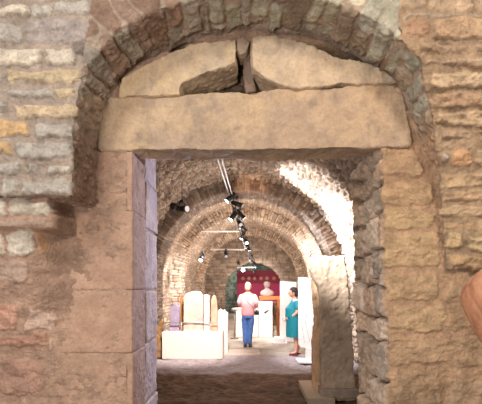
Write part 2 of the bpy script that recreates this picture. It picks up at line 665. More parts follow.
def grid(n, m, fn):
    """fn(row parameter array, column parameter array) -> (x, y, z) arrays"""
    R, Cc = np.meshgrid(np.arange(n), np.arange(m), indexing='ij')
    x, y, z = fn(R.astype(float), Cc.astype(float))
    return np.stack([x, y, z], axis=-1)


S = Sheets()
ST = 0.0065
zL0 = CH - (195 - CY) * (YB - PA) / F
zR0 = CH - (268 - CY) * YB / F
zL45 = CH - (68 - CY) * YB / F
zR45 = CH - (62 - CY) * YB / F
x45L, x45R = float(x_left(zL45)), float(x_right(zR45))
TOP, XL, XR = 3.75, -2.3, 2.5
# left rows
nu = int((1.75) / ST); nd = int(PA / ST)
pre = 34
def left_rows(R, Cc):
    zrow = zL0 + np.clip(R - pre, 0, None) * (zL45 - zL0) / (nrow - 1 - pre)
    p = PA * np.clip(R / pre, 0, 1)
    x1 = x_left(zrow)
    far = Cc < nu
    x = np.where(far, XL + (x1 - XL) * Cc / nu, x1)
    y = YB - p + p * np.clip((Cc - nu) / nd, 0, 1)
    return x, y, zrow
nrow = pre + int((zL45 - zL0) / ST)
S.add(grid(nrow, nu + nd + 1, left_rows), field_A)
# right rows (from the opening outwards)
nuR = int(1.45 / ST)
preR = 8
nrowR = preR + int((zR45 - zR0) / ST)
def right_rows(R, Cc):
    zrow = zR0 + np.clip(R - preR, 0, None) * (zR45 - zR0) / (nrowR - 1 - preR)
    p = proud_right(zrow) * np.clip(R / preR, 0, 1)
    x1 = x_right(zrow)
    y = YB - p * np.clip(Cc / nd, 0, 1)
    x = np.where(Cc < nd, x1, x1 + (XR - x1) * (Cc - nd) / nuR)
    return x, y, zrow
S.add(grid(nrowR, nu * 0 + nd + nuR + 1, right_rows), field_A)
# crown columns: down the face, then through the soffit
nface = int(0.95 / ST)
ncol = int((x45R - x45L) / ST)
def crown(R, Cc):
    x = x45L + (x45R - x45L) * Cc / (ncol - 1)
    zc = z_crown(x)
    down = R < nface
    z = np.where(down, TOP + (zc - TOP) * R / nface, zc)
    y = YB - PA + PA * np.clip((R - nface) / nd, 0, 1)
    return x, y, z
S.add(grid(nface + nd + 1, ncol, crown), field_A, flip=True)
# corners above the rows
def flat(x0, x1, z0, z1, y0, y1=None):
    n, m = int((z1 - z0) / ST) + 2, int((x1 - x0) / ST) + 2
    def fn(R, Cc):
        x = x0 + (x1 - x0) * Cc / (m - 1)
        z = z0 + (z1 - z0) * R / (n - 1)
        return x, y0 + 0 * x, z
    return grid(n, m, fn)
S.add(flat(XL, x45L, zL45, TOP, YB - PA), field_A)
S.add(flat(x45R, XR, zR45, TOP, YB - PA), field_A)
kc = lin((158, 136, 116))
S.box(x45L - 0.5, x45L - 0.008, YB - PA + 0.016, YB, zL45 + 0.008, TOP, kc)
S.box(XL, x45L - 0.06, YB - PA + 0.016, YB, zL45 - 0.08, zL45 + 0.1, kc)
S.box(x45R + 0.008, XR, YB - PA + 0.016, YB, zR45 + 0.008, TOP, kc)
S.box(x45R + 0.07, XR, YB - PA + 0.022, YB, zR45 - 0.08, zR45 + 0.1, kc)
# recessed face: left of the door, above it, right of it with the rubble reveal
zD = 2.50
S.add(flat(XL, -0.72, 0.0, zD, YB), field_B)
S.add(flat(XL, XR, zD, TOP - 0.05, YB + 0.02), field_B)


def x_jamb(z):
    return 0.78 + 0.045 * (2.48 - z) / 1.5


REV_PAL = [(206, 184, 162), (192, 168, 146), (214, 192, 170), (200, 170, 146), (206, 178, 152), (190, 172, 156)]


def field_right(B):
    h, c = field_B(B)
    inner = smooth(YB + 0.004, YB + 0.012, B[..., 1])
    d, ids = coursed(B[..., 1] * 1.0 + 0.55 * np.maximum(B[..., 0] - 0.95, 0), B[..., 2], 15, 0.17, (0.22, 0.44), 0.045, 4)
    n3 = fbm(B[..., 0] * 26, B[..., 1] * 26, B[..., 2] * 26, 81, 4)
    each = _hash(ids, ids * 0, ids * 0, 8) - .5
    hr = smooth(0.0, 0.022, d) * (0.046 + 0.036 * each) + 0.018 * n3 - 0.026
    cr = pick(ids, REV_PAL, 6)
    m = smooth(0.0, 0.009, d)[..., None]
    cr = np.array(lin((120, 100, 88))) * (1 - m) + cr * m
    cr = cr * (1 + 0.25 * blotch(B, 46, 20))
    h = h * (1 - inner) + hr * inner
    c = c * (1 - inner[..., None]) + cr * inner[..., None]
    return h, np.clip(c, 0, 1)


nF, nV, nO = int(1.70 / ST), int(0.70 / ST), int(0.5 / ST)
nrowZ = int(zD / ST) + 6
def right_wall(R, Cc):
    z = R * (zD + 0.03) / (nrowZ - 1)
    xj = x_jamb(z)
    x = np.where(Cc < nO, xj + 0.5 * (nO - Cc) / nO, np.where(Cc < nO + nV, xj + 0.02 * (nO + nV - Cc) / nV, xj + (XR - xj) * (Cc - nO - nV) / nF))
    y = np.where(Cc < nO, YB + 0.72, np.where(Cc < nO + nV, YB + 0.72 * (nO + nV - Cc) / nV, YB))
    return x, y, z
S.add(grid(nrowZ, nO + nV + nF + 1, right_wall), field_right)
# the body of the wall behind its faces, with the doorway left open
kc = lin((120, 104, 92))
S.box(-4.0, -0.76, YB + 0.06, 2.93, -0.05, 5.2, kc)
S.box(1.02, 4.0, YB + 0.06, 3.02, -0.05, 5.2, kc)
S.box(-4.0, 4.0, 2.70, 2.93, 2.76, 5.2, kc)
S.box(-4.0, 4.0, 2.70, 2.90, 2.90, 5.2, kc)
w = S.build('wall_front', M_WALL)
tag(w, kind='structure')


# ------------------------------------------------------------------ lintel and relieving stones
def px_outline(pts, Y):
    return [XZ(a, b, Y) for a, b in pts]

o = carve(prism(px_outline([(97, 100), (128, 97), (165, 94.5), (182, 95), (210, 92), (250, 91), (290, 89), (335, 86.5), (380, 83), (395, 84), (404, 96), (409, 116), (411, 146), (384, 147), (300, 149), (200, 150), (97, 150)], YB - 0.02), YB - 0.02, YB + 0.17),
          0.0075, 0.012, 6, 0.003, 3, 3)
tint(o, [(166, 144, 124), (186, 160, 130), (148, 130, 114)], 5, 6)
tag(link('stone_lintel', o, M_BLOCK), 'long worn sandy stone lintel lying across the top of the doorway', 'lintel')

o = carve(prism(px_outline([(118, 97), (121, 78), (148, 62), (190, 45), (230, 38), (236, 40), (236.5, 62), (226, 66), (204, 73.5), (181, 83), (179, 95), (150, 96)], YB - 0.04), YB - 0.04, YB + 0.2),
          0.0075, 0.011, 9, 0.003, 4, 8)
tint(o, [(186, 166, 142), (198, 170, 134), (170, 150, 132)], 7, 5)
tag(link('relieving_stone', o, M_BLOCK), 'sloping rough relieving stone over the left half of the lintel', 'stone block', 'pair of stones propped over the lintel')
o = carve(prism(px_outline([(252.5, 36), (280, 36), (305, 42), (345, 58), (384, 69), (398, 82), (380, 83), (340, 83.5), (318, 87), (298, 88), (280, 84.5), (262, 76), (252.5, 67)], YB - 0.04), YB - 0.04, YB + 0.2),
          0.0075, 0.012, 8, 0.003, 4, 12)
tint(o, [(184, 164, 140), (198, 174, 146), (164, 146, 128)], 9, 5)
tag(link('relieving_stone', o, M_BLOCK), 'rough relieving stone with a wavy underside over the right half of the lintel', 'stone block', 'pair of stones propped over the lintel')
o = carve(prism(px_outline([(238, 39), (244, 37), (250, 41), (246, 52), (240, 55), (236, 50)], YB + 0.0), YB, YB + 0.12), 0.006, 0.006, 14, 0.002, 3, 15)
tint(o, [(160, 140, 122), (176, 156, 134)], 3, 9)
tag(link('wedge_stone', o, M_BLOCK), 'small wedge stone stuck in the slot between the two relieving stones', 'stone block')
o = carve(prism(px_outline([(243, 56), (250, 50), (251.5, 66), (256, 90), (246, 92), (243, 74)], YB + 0.05), YB + 0.06, YB + 0.15), 0.006, 0.006, 14, 0.002, 3, 16)
tint(o, [(120, 102, 90), (140, 118, 100)], 3, 9)
tag(link('packing_stone', o, M_BLOCK), 'narrow dark upright packing stone in the gap above the middle of the lintel', 'stone block')

# ------------------------------------------------------------------ left jamb of dressed blocks
def block(x0, x1, y0, y1, z0, z1, seed, amp=0.004):
    return carve(add_box(bmesh.new(), x0, x1, y0, y1, z0, z1), 0.0075, amp, 9, 0.002, 1, seed)

xj = -0.687
jl = thing('door_jamb', (-0.9, 2.6, 0), 'left door jamb of large smooth dressed stone blocks, bluish on its inner side', 'door jamb')
zs = lambda py: CH - (py - CY) * (YB - 0.02) / F
rows = [(150.5, 210.6, 88), (210.8, 289.8, 63), (290.0, 352.8, 60), (353.2, 420, 56), (420.5, 490, 70), (490.5, 572, 60)]
for i, (a, b, xl) in enumerate(rows):
    me = block(XZ(xl + 1, 0, YB)[0], xj + 0.004 * (i % 2), YB - 0.012 - 0.003 * (i % 3), YB + 0.275, max(zs(b), 0.0), zs(a), 30 + i)
    tint(me, [(172, 141, 120), (164, 133, 113), (180, 150, 128)], 20 + i, 5)
    link('jamb_block', me, M_BLOCK, None)
    ob = bpy.context.scene.collection.objects[-1]
    ob.parent = jl
    ob.matrix_parent_inverse = Matrix.Translation((0.9, -2.6, 0))
me = evaluated(add_box(bmesh.new(), -1.02, xj - 0.008, YB - 0.004, YB + 0.58, 0.0, 2.46), [('BEVEL', dict(width=0.01, segments=2))])
tint(me, [(164, 140, 122), (152, 130, 114)], 11, 6)
ob = link('mortar_core', me, M_BLOCK)
ob.parent = jl
ob.matrix_parent_inverse = Matrix.Translation((0.9, -2.6, 0))
rear = [(146, 182), (184, 229), (231, 289), (291, 341), (343, 400), (402, 470), (472, 560)]
zr = lambda py: CH - (py - CY) * 2.7 / F
for i, (a, b) in enumerate(rear):
    me = block(-0.95, xj - 0.004 + 0.006 * (i % 2), YB + 0.285, YB + 0.60 + 0.012 * (i % 3), max(zr(b), 0.0), zr(a) if i else 2.68, 50 + i, 0.005)
    tint(me, [(186, 166, 154), (176, 156, 148), (196, 174, 160)], 40 + i, 4)
    ob = link('rebate_block', me, M_BLOCK)
    ob.parent = jl
    ob.matrix_parent_inverse = Matrix.Translation((0.9, -2.6, 0))

# jar at the right edge, on a plinth below the frame
jx, jy, jz = (520 - CX) * 1.62 / F, 1.62, CH - (303 - CY) * 1.62 / F
j = thing('terracotta_jar', (jx, jy, jz - 0.33), 'rounded pinkish terracotta jar with incised curved grooves, cut by the right edge', 'jar')
prof = [(0.075, -0.33), (0.085, -0.31), (0.08, -0.28), (0.12, -0.2), (0.175, -0.1), (0.208, -0.03), (0.218, 0.02), (0.205, 0.07), (0.165, 0.12), (0.11, 0.155), (0.08, 0.17), (0.075, 0.2), (0.095, 0.22)]
bm = add_loft(bmesh.new(), [(0, 0, z, r, r) for r, z in prof], 72)
me = evaluated(bm, [('SUBSURF', dict(levels=3, render_levels=3))])
def groove(c):
    a = np.arctan2(c[:, 1], c[:, 0])
    return -0.003 * smooth(0.7, 1.0, np.sin(a * 14 + 26 * c[:, 2] + 1.5 * np.sin(a * 5))) * smooth(-.16, -.1, c[:, 2]) * smooth(.12, .06, c[:, 2]) + 0.002 * fbm(c[:, 0] * 20, c[:, 1] * 20, c[:, 2] * 20, 3)
displace(me, groove)
set_smooth(me)
tint(me, [(196, 136, 104), (214, 162, 128), (150, 104, 82)], 3, 9)
me.transform(Matrix.Translation((0, 0, 0.33)))
link('jar_body', me, M_STATUE, j)
bm = add_box(bmesh.new(), jx - 0.07, jx + 0.11, jy - 0.09, jy + 0.09, 0.0, jz - 0.33, 0.008)
tag(obj('plinth', bm, plain('plinth_paint', (190, 180, 168))), 'plain pale square plinth under the terracotta jar', 'plinth')

# ================================================================== THE VAULTED HALL
RV, ZC = 2.45, 1.8
Y_BACK = 3.0
RIBS = [(9.55, 0.9), (13.0, 0.8), (17.8, 0.6)]
Y_END = 20.4


def xc(Y):
    return np.interp(Y, [3, 9.5, 14, 20, 30], [-0.12, -0.14, -0.12, 0.12, 0.5])


def path_xz(s, r, zc=ZC):
    """length along the cross-section, from the floor on the left over the vault"""
    L1, L2 = zc, zc + PI * r
    a = (s - L1) / r
    x = np.where(s < L1, -r, np.where(s > L2, r, -r * np.cos(np.clip(a, 0, PI))))
    z = np.where(s < L1, s, np.where(s > L2, L2 + zc - s, zc + r * np.sin(np.clip(a, 0, PI))))
    return x, z


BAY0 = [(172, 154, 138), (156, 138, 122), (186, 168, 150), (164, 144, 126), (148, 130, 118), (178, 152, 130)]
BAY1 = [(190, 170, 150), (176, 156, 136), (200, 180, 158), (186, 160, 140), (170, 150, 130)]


def field_vault(B):
    Y = B[..., 1]
    x = B[..., 0] - xc(Y)
    z = B[..., 2]
    s = np.where(z < ZC, z * np.where(x < 0, 1, -1), 0)
    a = np.arctan2(x, np.maximum(z - ZC, 0) + 1e-6)
    # length over the vault measured from the crown
    s = a * RV + np.where(z < ZC, np.sign(x) * (ZC - z), 0)
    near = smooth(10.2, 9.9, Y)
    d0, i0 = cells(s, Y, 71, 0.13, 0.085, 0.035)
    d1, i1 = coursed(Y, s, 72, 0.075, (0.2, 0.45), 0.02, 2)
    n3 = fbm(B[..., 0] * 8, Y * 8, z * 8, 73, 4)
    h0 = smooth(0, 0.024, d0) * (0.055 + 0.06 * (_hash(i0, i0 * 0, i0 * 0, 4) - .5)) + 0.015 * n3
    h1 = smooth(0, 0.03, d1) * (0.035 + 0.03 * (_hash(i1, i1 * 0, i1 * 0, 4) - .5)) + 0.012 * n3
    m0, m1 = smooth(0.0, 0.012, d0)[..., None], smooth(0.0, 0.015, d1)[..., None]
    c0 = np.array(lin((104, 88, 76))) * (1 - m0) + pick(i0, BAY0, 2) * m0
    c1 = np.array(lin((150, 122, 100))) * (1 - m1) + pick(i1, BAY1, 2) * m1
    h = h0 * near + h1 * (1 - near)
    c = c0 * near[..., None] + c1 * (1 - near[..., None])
    c = c * (1 + 0.22 * fbm(B[..., 0] * 1.4, Y * 1.4, z * 1.4, 74, 4)[..., None])
    return h - 0.03, np.clip(c, 0, 1)


def tunnel(s0, s1, y0, y1, ds, dy):
    n, m = int((y1 - y0) / dy) + 2, int((s1 - s0) / ds) + 2
    def fn(R, Cc):
        Y = y0 + (y1 - y0) * R / (n - 1)
        s = s0 + (s1 - s0) * Cc / (m - 1)
        x, z = path_xz(s, RV)
        return x + xc(Y), Y, z
    return grid(n, m, fn)


LT = 2 * ZC + PI * RV
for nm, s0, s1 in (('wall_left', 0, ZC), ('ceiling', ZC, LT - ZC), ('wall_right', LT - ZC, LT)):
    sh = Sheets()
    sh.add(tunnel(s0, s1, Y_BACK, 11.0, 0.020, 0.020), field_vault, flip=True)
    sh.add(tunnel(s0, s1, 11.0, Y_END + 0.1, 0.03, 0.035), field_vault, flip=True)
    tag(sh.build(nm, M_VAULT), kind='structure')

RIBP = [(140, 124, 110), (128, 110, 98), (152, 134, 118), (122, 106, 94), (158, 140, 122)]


def rib(k, Y0, dep, ri=2.15, zc=ZC):
    """arch of voussoirs: front face, soffit, rear face"""
    ro = RV + 0.08
    nf = 18
    ns = int(dep / 0.028)
    L = 2 * zc + PI * ri
    n = int(L / 0.022)
    def fn(R, Cc):
        s = L * R / (n - 1)
        rad = np.where(Cc < nf, ro + (ri - ro) * Cc / nf, np.where(Cc < nf + ns, ri, ri + (ro - ri) * (Cc - nf - ns) / nf))
        y = np.where(Cc < nf, Y0, np.where(Cc < nf + ns, Y0 + dep * (Cc - nf) / ns, Y0 + dep))
        L1, L2 = zc, zc + PI * ri
        a = np.clip((s - L1) / ri, 0, PI)
        x = np.where(s < L1, -rad, np.where(s > L2, rad, -rad * np.cos(a)))
        z = np.where(s < L1, s, np.where(s > L2, L2 + zc - s, zc + rad * np.sin(a)))
        return x + xc(Y0), y, z
    def field(B):
        n_, m_ = B.shape[:2]
        s = np.broadcast_to((L * np.arange(n_) / (n_ - 1))[:, None], (n_, m_))
        rr = np.hypot(B[..., 0] - xc(Y0), np.maximum(B[..., 2] - zc, 0))
        rr = np.where(B[..., 2] < zc, np.abs(B[..., 0] - xc(Y0)), rr)
        w = (ro - rr) + (B[..., 1] - Y0)
        d, ids = coursed(w + 0 * s, s + 0 * w, 90 + k, 0.085 if k else 0.06, (0.25, 0.5), 0.012, 5)
        n3 = fbm(B[..., 0] * 10, B[..., 1] * 10, B[..., 2] * 10, 91, 4)
        h = smooth(0, 0.025, d) * (0.03 + 0.04 * (_hash(ids, ids * 0, ids * 0, 4) - .5)) + 0.01 * n3
        m = smooth(0.0, 0.012, d)[..., None]
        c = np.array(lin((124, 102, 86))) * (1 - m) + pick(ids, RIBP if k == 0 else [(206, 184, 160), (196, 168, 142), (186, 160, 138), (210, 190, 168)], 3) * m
        c = c * (1 + 0.18 * fbm(B[..., 0] * 2, B[..., 1] * 2, B[..., 2] * 2, 92, 4)[..., None])
        return h, np.clip(c, 0, 1)
    sh = Sheets()
    sh.add(grid(n, 2 * nf + ns + 1, fn), field)
    ob = sh.build('trim_%d' % (k + 1), M_VAULT)
    tag(ob, kind='structure')


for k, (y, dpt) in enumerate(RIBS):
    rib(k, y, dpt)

# end wall with its low arch, and the narrow room behind it
def field_plainwall(pal, mort, seed, row=0.16):
    def f(B):
        u = B[..., 0] + B[..., 1]
        d, ids = coursed(u, B[..., 2], seed, row, (0.25, 0.5), 0.03, 2)
        n3 = fbm(B[..., 0] * 6, B[..., 1] * 6, B[..., 2] * 6, seed, 4)
        m = smooth(0, .02, d)[..., None]
        c = np.array(lin(mort)) * (1 - m) + pick(ids, pal, seed) * m
        return 0.03 * smooth(0, .04, d) + 0.01 * n3, np.clip(c * (1 + .2 * n3[..., None]), 0, 1)
    return f


XE, RE, ZE = 0.22, 1.52, 1.32
sh = Sheets()
def endwall(R, Cc):
    n, m = 260, 40
    L = 2 * ZE + PI * RE
    s = L * R / (n - 1)
    xi, zi = path_xz(s, RE, ZE)
    xo = xi / RE * 2.7
    a = np.clip((s - ZE) / RE, 0, PI)
    xo = np.where(s < ZE, -2.8, np.where(s > ZE + PI * RE, 2.8, -2.8 * np.cos(a)))
    zo = np.where((s < ZE) | (s > ZE + PI * RE), zi, ZE + 3.4 * np.sin(a))
    cc = Cc - 12
    t = np.clip(cc / (m - 13), 0, 1)
    y = Y_END + np.clip(-cc / 12, 0, 1) * 0.5
    return XE + xi + (xo - xi) * t, y, zi + (zo - zi) * t
sh.add(grid(260, 40, endwall), field_plainwall([(168, 150, 132), (150, 134, 118), (184, 164, 144)], (132, 116, 100), 5, 0.14), flip=True)
tag(sh.build('wall_end', M_VAULT), kind='structure')
sh = Sheets()
def endroom(R, Cc):
    n, m = 70, 130
    Y = Y_END + 0.45 + 3.6 * R / (n - 1)
    L = 2 * 1.35 + PI * 1.95
    x, z = path_xz(L * Cc / (m - 1), 1.95, 1.35)
    return XE + x, Y, z
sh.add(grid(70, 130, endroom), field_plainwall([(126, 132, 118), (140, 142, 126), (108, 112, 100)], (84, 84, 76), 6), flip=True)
tag(sh.build('wall_end_room', M_VAULT), kind='structure')
sh = Sheets()
def endcap(R, Cc):
    return XE - 2.1 + 4.2 * Cc / 60, 23.95 + 0 * R, 3.5 * R / 50
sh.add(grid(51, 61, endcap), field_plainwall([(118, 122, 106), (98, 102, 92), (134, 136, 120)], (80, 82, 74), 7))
tag(sh.build('wall_end_room_back', M_VAULT), kind='structure')

# floor: trodden earth, then lilac-grey gravel, then paving
def field_floor(B):
    x, Y = B[..., 0], B[..., 1]
    e = 0.10 * fbm(x * 2, Y * 2, 0 * x, 3, 3)
    a = smooth(7.72, 7.84, Y + e)
    b = smooth(9.7, 9.77, Y + 0.3 * e + 0.05 * x)
    n1 = fbm(x * 4, Y * 4, 0 * x, 5, 4)
    n2 = fbm(x * 16, Y * 16, 0 * x, 6, 4)
    earth = np.array(lin((100, 77, 60))) * (1 + 0.25 * n1 + 0.3 * n2)[..., None]
    grav = np.array(lin((150, 138, 140))) * (1 + 0.10 * n1 + 0.14 * n2)[..., None]
    d, ids = coursed(x, Y, 12, 0.9, (0.8, 1.4), 0.01)
    m = smooth(0, .02, d)[..., None]
    pave = (np.array(lin((150, 132, 116))) * (1 - m) + pick(ids, [(176, 164, 152), (186, 172, 160), (170, 156, 144)], 3) * m) * (1 + .1 * n1)[..., None]
    c = earth * (1 - a[..., None]) + grav * a[..., None]
    c = c * (1 - b[..., None]) + pave * b[..., None]
    h = 0.02 * n1 * (1 - b) + 0.012 * n2 * (1 - b) - 0.012 * (1 - a) - 0.03 * (1 - b) + 0.0 * b
    return h - 0.004, np.clip(c, 0, 1)
sh = Sheets()
def fl(y0, y1, dy, x0, x1, dx):
    n, m = int((y1 - y0) / dy) + 2, int((x1 - x0) / dx) + 2
    return grid(n, m, lambda R, Cc: (x0 + (x1 - x0) * Cc / (m - 1), y0 + (y1 - y0) * R / (n - 1), 0 * R))
sh.add(fl(-1.5, 3.5, 0.08, -4, 4, 0.08), field_floor, flip=False)
sh.add(fl(3.5, 12.0, 0.025, -2.9, 2.9, 0.03), field_floor)
sh.add(fl(12.0, 24.2, 0.08, -2.9, 3.1, 0.08), field_floor)
tag(sh.build('floor', M_FLOOR), kind='structure')

# ================================================================== MATERIALS OF THE FURNITURE
BLACK = plain('black_metal', (22, 22, 24), 0.45)
STEEL = plain('galvanised_rail', (188, 188, 192), 0.35, 0.6)
WHITE = plain('white_paint', (232, 226, 222), 0.7)
CREAM = plain('cream_paint', (240, 226, 216), 0.75, var=0.03)
LENS = plain('lamp_lens', (255, 252, 244), 0.3, emit=9.0)
WOOD = plain('orange_wood', (196, 116, 62), 0.5, var=0.15, scale=12)
RED_LIT = plain('red_panel_lit', (170, 48, 84), 0.7)
RED_UNLIT = plain('red_panel_unlit', (124, 30, 48), 0.7)  # same red panel as above, in its unlit tone
GOLD = plain('gold_motif', (168, 104, 78), 0.5)
INK = plain('grey_ink', (150, 146, 158), 0.8)
DGREY = plain('dark_print', (46, 44, 50), 0.8)

# ------------------------------------------------------------------ lighting track
rail_pts = [(-0.56, 5.6, 3.9), (-0.45, 9.4, 3.79), (-0.30, 11.8, 3.36), (-0.13, 14.1, 2.98), (0.02, 17.0, 2.72)]
tr = thing('track_rail', (-0.5, 9.0, 3.9), 'pair of thin silver lighting rails running away under the crown of the vault', 'lighting track')
for dx in (-0.035, 0.035):
    for k, (a, b) in enumerate(zip(rail_pts[:-1], rail_pts[1:])):
        obj('rail', add_tube(bmesh.new(), (a[0] + dx, a[1], a[2]), (b[0] + dx, b[1], b[2]), 0.016 if k == 0 else 0.012), STEEL if k == 0 else BLACK, tr)
for a in rail_pts:
    bm = bmesh.new()
    add_box(bm, a[0] - 0.06, a[0] + 0.06, a[1] - 0.02, a[1] + 0.02, a[2] - 0.012, a[2] + 0.012)
    top = ZC + math.sqrt(max(RV ** 2 - (a[0] - float(xc(a[1]))) ** 2, 0.1)) + 0.05
    add_tube(bm, a, (a[0], a[1], top), 0.006, n=6)
    obj('hanger', bm, STEEL, tr)

bars = [(201, 239, 231.5, 12.9), (210, 245, 249.5, 14.8), (237, 256, 267.5, 18.6)]
bl = ['upper white cross bar of the lighting, nearest the door', 'middle white cross bar of the lighting', 'farthest short cross bar of the lighting, beside the glowing bulb']
for (a, b, py, Y), lb in zip(bars, bl):
    t = thing('cross_bar', P(b, py, Y), lb, 'lighting bar', 'cross bars of the lighting')
    p0, p1 = P(a, py, Y), P(b, py - 0.8, Y)
    obj('bar', add_box(bmesh.new(), p0[0], p1[0], Y - 0.025, Y + 0.025, p0[2] - 0.022, p0[2] + 0.022, 0.004), WHITE, t)
    for px in (p0[0] + 0.08, p1[0] - 0.08):
        bm = bmesh.new()
        top = ZC + math.sqrt(max(RV ** 2 - (px - float(xc(Y))) ** 2, 0.1)) + 0.05
        add_tube(bm, (px, Y, p0[2]), (px, Y, top), 0.006, n=6)
        obj('hanger', bm, STEEL, t)


def spotlight(px, py, Y, aim, label, lit=False, size=1.0, up=0.0, group='black spotlights of the hall'):
    c = Vector(P(px, py, Y))
    d = (Vector(aim) - c).normalized()
    t = thing('spotlight', c, label, 'spotlight', group)
    s = size
    bm = add_tube(bmesh.new(), c - d * 0.10 * s, c + d * 0.11 * s, 0.05 * s, 0.062 * s, 16)
    add_tube(bm, c - d * 0.135 * s, c - d * 0.10 * s, 0.035 * s, 0.05 * s, 16)
    add_tube(bm, c + d * 0.11 * s, c + d * 0.14 * s, 0.069 * s, 0.069 * s, 16)
    obj('lamp_body', bm, BLACK, t)
    q = d.to_track_quat('Z', 'Y')
    obj('lens', add_tube(bmesh.new(), c + d * 0.141 * s, c + d * 0.146 * s, 0.055 * s, n=16), LENS if lit else plain('dim_lens', (210, 212, 220), 0.2), t)
    bm = bmesh.new()
    side = d.cross(Vector((0, 0, 1))).normalized()
    for sg in (-1, 1):
        add_tube(bm, c + side * 0.066 * s * sg, c + side * 0.066 * s * sg + Vector((0, 0, 0.11 * s)), 0.009 * s, n=6)
    add_tube(bm, c - side * 0.066 * s + Vector((0, 0, 0.11 * s)), c + side * 0.066 * s + Vector((0, 0, 0.11 * s)), 0.009 * s, n=6)
    obj('yoke', bm, BLACK, t)
    bm = add_box(bmesh.new(), c.x - 0.03 * s, c.x + 0.03 * s, c.y - 0.07 * s, c.y + 0.07 * s, c.z + 0.11 * s, c.z + 0.16 * s, 0.005)
    add_tube(bm, c + Vector((0, 0, 0.16 * s)), c + Vector((0, 0, 0.2 * s + up)), 0.008, n=6)
    obj('adapter', bm, BLACK, t)
    return t


sp = [
    (231, 197, 9.3, (-3, 8.6, 1.0), 'black spotlight nearest the door at the head of the rails', 1, 1.0),
    (237, 204, 9.9, (2.2, 9.2, 2.5), 'second black spotlight along the rails, turned to the right', 0, 1.1),
    (234, 215, 10.5, (-2.2, 9.6, 0.9), 'black spotlight in the middle of the cluster, tipped to the left', 1, 1.15),
    (240, 214, 10.7, (1.6, 11.5, 1.5), 'black spotlight in the middle of the cluster, tipped to the right', 1, 1.1),
    (239, 222, 11.2, (1.0, 8.8, 1.2), 'fourth black spotlight down the chain of lamps', 0, 1.0),
    (243, 228, 11.7, (1.5, 13, 1.5), 'black spotlight just above the end of the upper cross bar', 0, 0.9),
    (243, 235, 12.3, (-1.5, 12, 0.5), 'small black spotlight just below the upper cross bar, turned left', 1, 0.95),
    (246, 241, 12.9, (0.6, 10, 0.8), 'small black spotlight above the middle cross bar', 1, 0.9),
    (248, 247, 13.5, (0.8, 13.5, 0.5), 'small brownish-black spotlight at the end of the middle cross bar', 0, 0.9),
    (251, 257, 15.6, (-1, 20, 1.2), 'farthest cluster lamp but two, black, over the red wall', 0, 0.9),
    (253, 262, 16.2, (1.6, 18, 1.2), 'black spotlight hanging in front of the top of the low arch', 1, 0.9),
    (254.5, 271, 17.0, (0.2, 23, 1.5), 'lowest black spotlight, hanging within the low arch', 0, 0.9),
    (202, 257, 11.6, (-2.0, 9.8, 0.6), 'black spotlight with a bright lens hanging alone on the left', 1, 1.0),
    (226, 254, 14.8, (-0.5, 12, 0.6), 'small black spotlight under the middle cross bar', 0, 1.1),
    (238.5, 263, 18.2, (0.2, 22, 1.4), 'tiny black spotlight left of the glowing bulb', 0, 0.9),
]
for px, py, Y, aim, lb, lit, sz in sp:
    spotlight(px, py, Y, aim, lb, bool(lit), sz)
t = spotlight(182, 209, 8.6, (-0.6, 7.9, 3.2), 'large black double spotlight fixed high on the left of the vault', False, 1.15, 0.3)
c = Vector(P(176, 206, 8.6))
bm = add_tube(bmesh.new(), c, c + Vector((-0.06, -0.1, -0.02)), 0.06, 0.07, 16)
add_tube(bm, c, c + Vector((0.12, 0.03, -0.03)), 0.02, n=8)
obj('lamp_body', bm, BLACK, t)
b = thing('glowing_bulb', P(243, 269, 18.6), 'round glowing white bulb hanging from the farthest cross bar', 'light bulb')
obj('globe', add_ball(bmesh.new(), P(243, 270, 18.6), 0.085, 20), plain('bulb_glass', (255, 255, 255), 0.2, emit=12), b)
c = P(243, 267, 18.6)
obj('socket', add_tube(bmesh.new(), c, (c[0], c[1], c[2] + 0.08), 0.03, n=12), BLACK, b)

# ------------------------------------------------------------------ red display wall, bust, shelf, cabinet
YR = 22.2
x0, z1 = XZ(237, 270.5, YR)
x1, _ = XZ(283, 270, YR)
r = thing('red_display_panel', ((x0 + x1) / 2, YR, 0), 'tall crimson display panel with a row of gold motifs at the end of the hall', 'display panel')
obj('board', add_box(bmesh.new(), x0, x1, YR, YR + 0.08, 0, z1, 0.01), RED_LIT, r)
obj('unlit_top', add_box(bmesh.new(), x0, x1, YR - 0.02, YR - 0.003, z1 - 0.72, z1, 0.004), RED_UNLIT, r)  # darker band painted for the unlit top of the panel
for i, px in enumerate((243, 249, 254.5, 261, 267, 274)):
    c = P(px, 278.3, YR - 0.03)
    bm = bmesh.new()
    add_tube(bm, (c[0], YR - 0.05, c[2]), (c[0], YR - 0.025, c[2]), 0.07, n=20)
    for q in range(6):
        a = q * PI / 3 + i
        add_tube(bm, (c[0] + .085 * math.cos(a), YR - 0.06, c[2] + .085 * math.sin(a)), (c[0] + .085 * math.cos(a), YR - 0.025, c[2] + .085 * math.sin(a)), 0.03, n=8)
    obj('gold_motif', bm, GOLD, r)

YT = 13.4
def box_px(px0, px1, py0, py1, Y, dep, mat, name, parent=None, bev=0.008, bm=None):
    a, b = P(px0, py0, Y), P(px1, py1, Y)
    return obj(name, add_box(bm or bmesh.new(), a[0], b[0], Y, Y + dep, max(b[2], 0.0), a[2], bev), mat, parent)

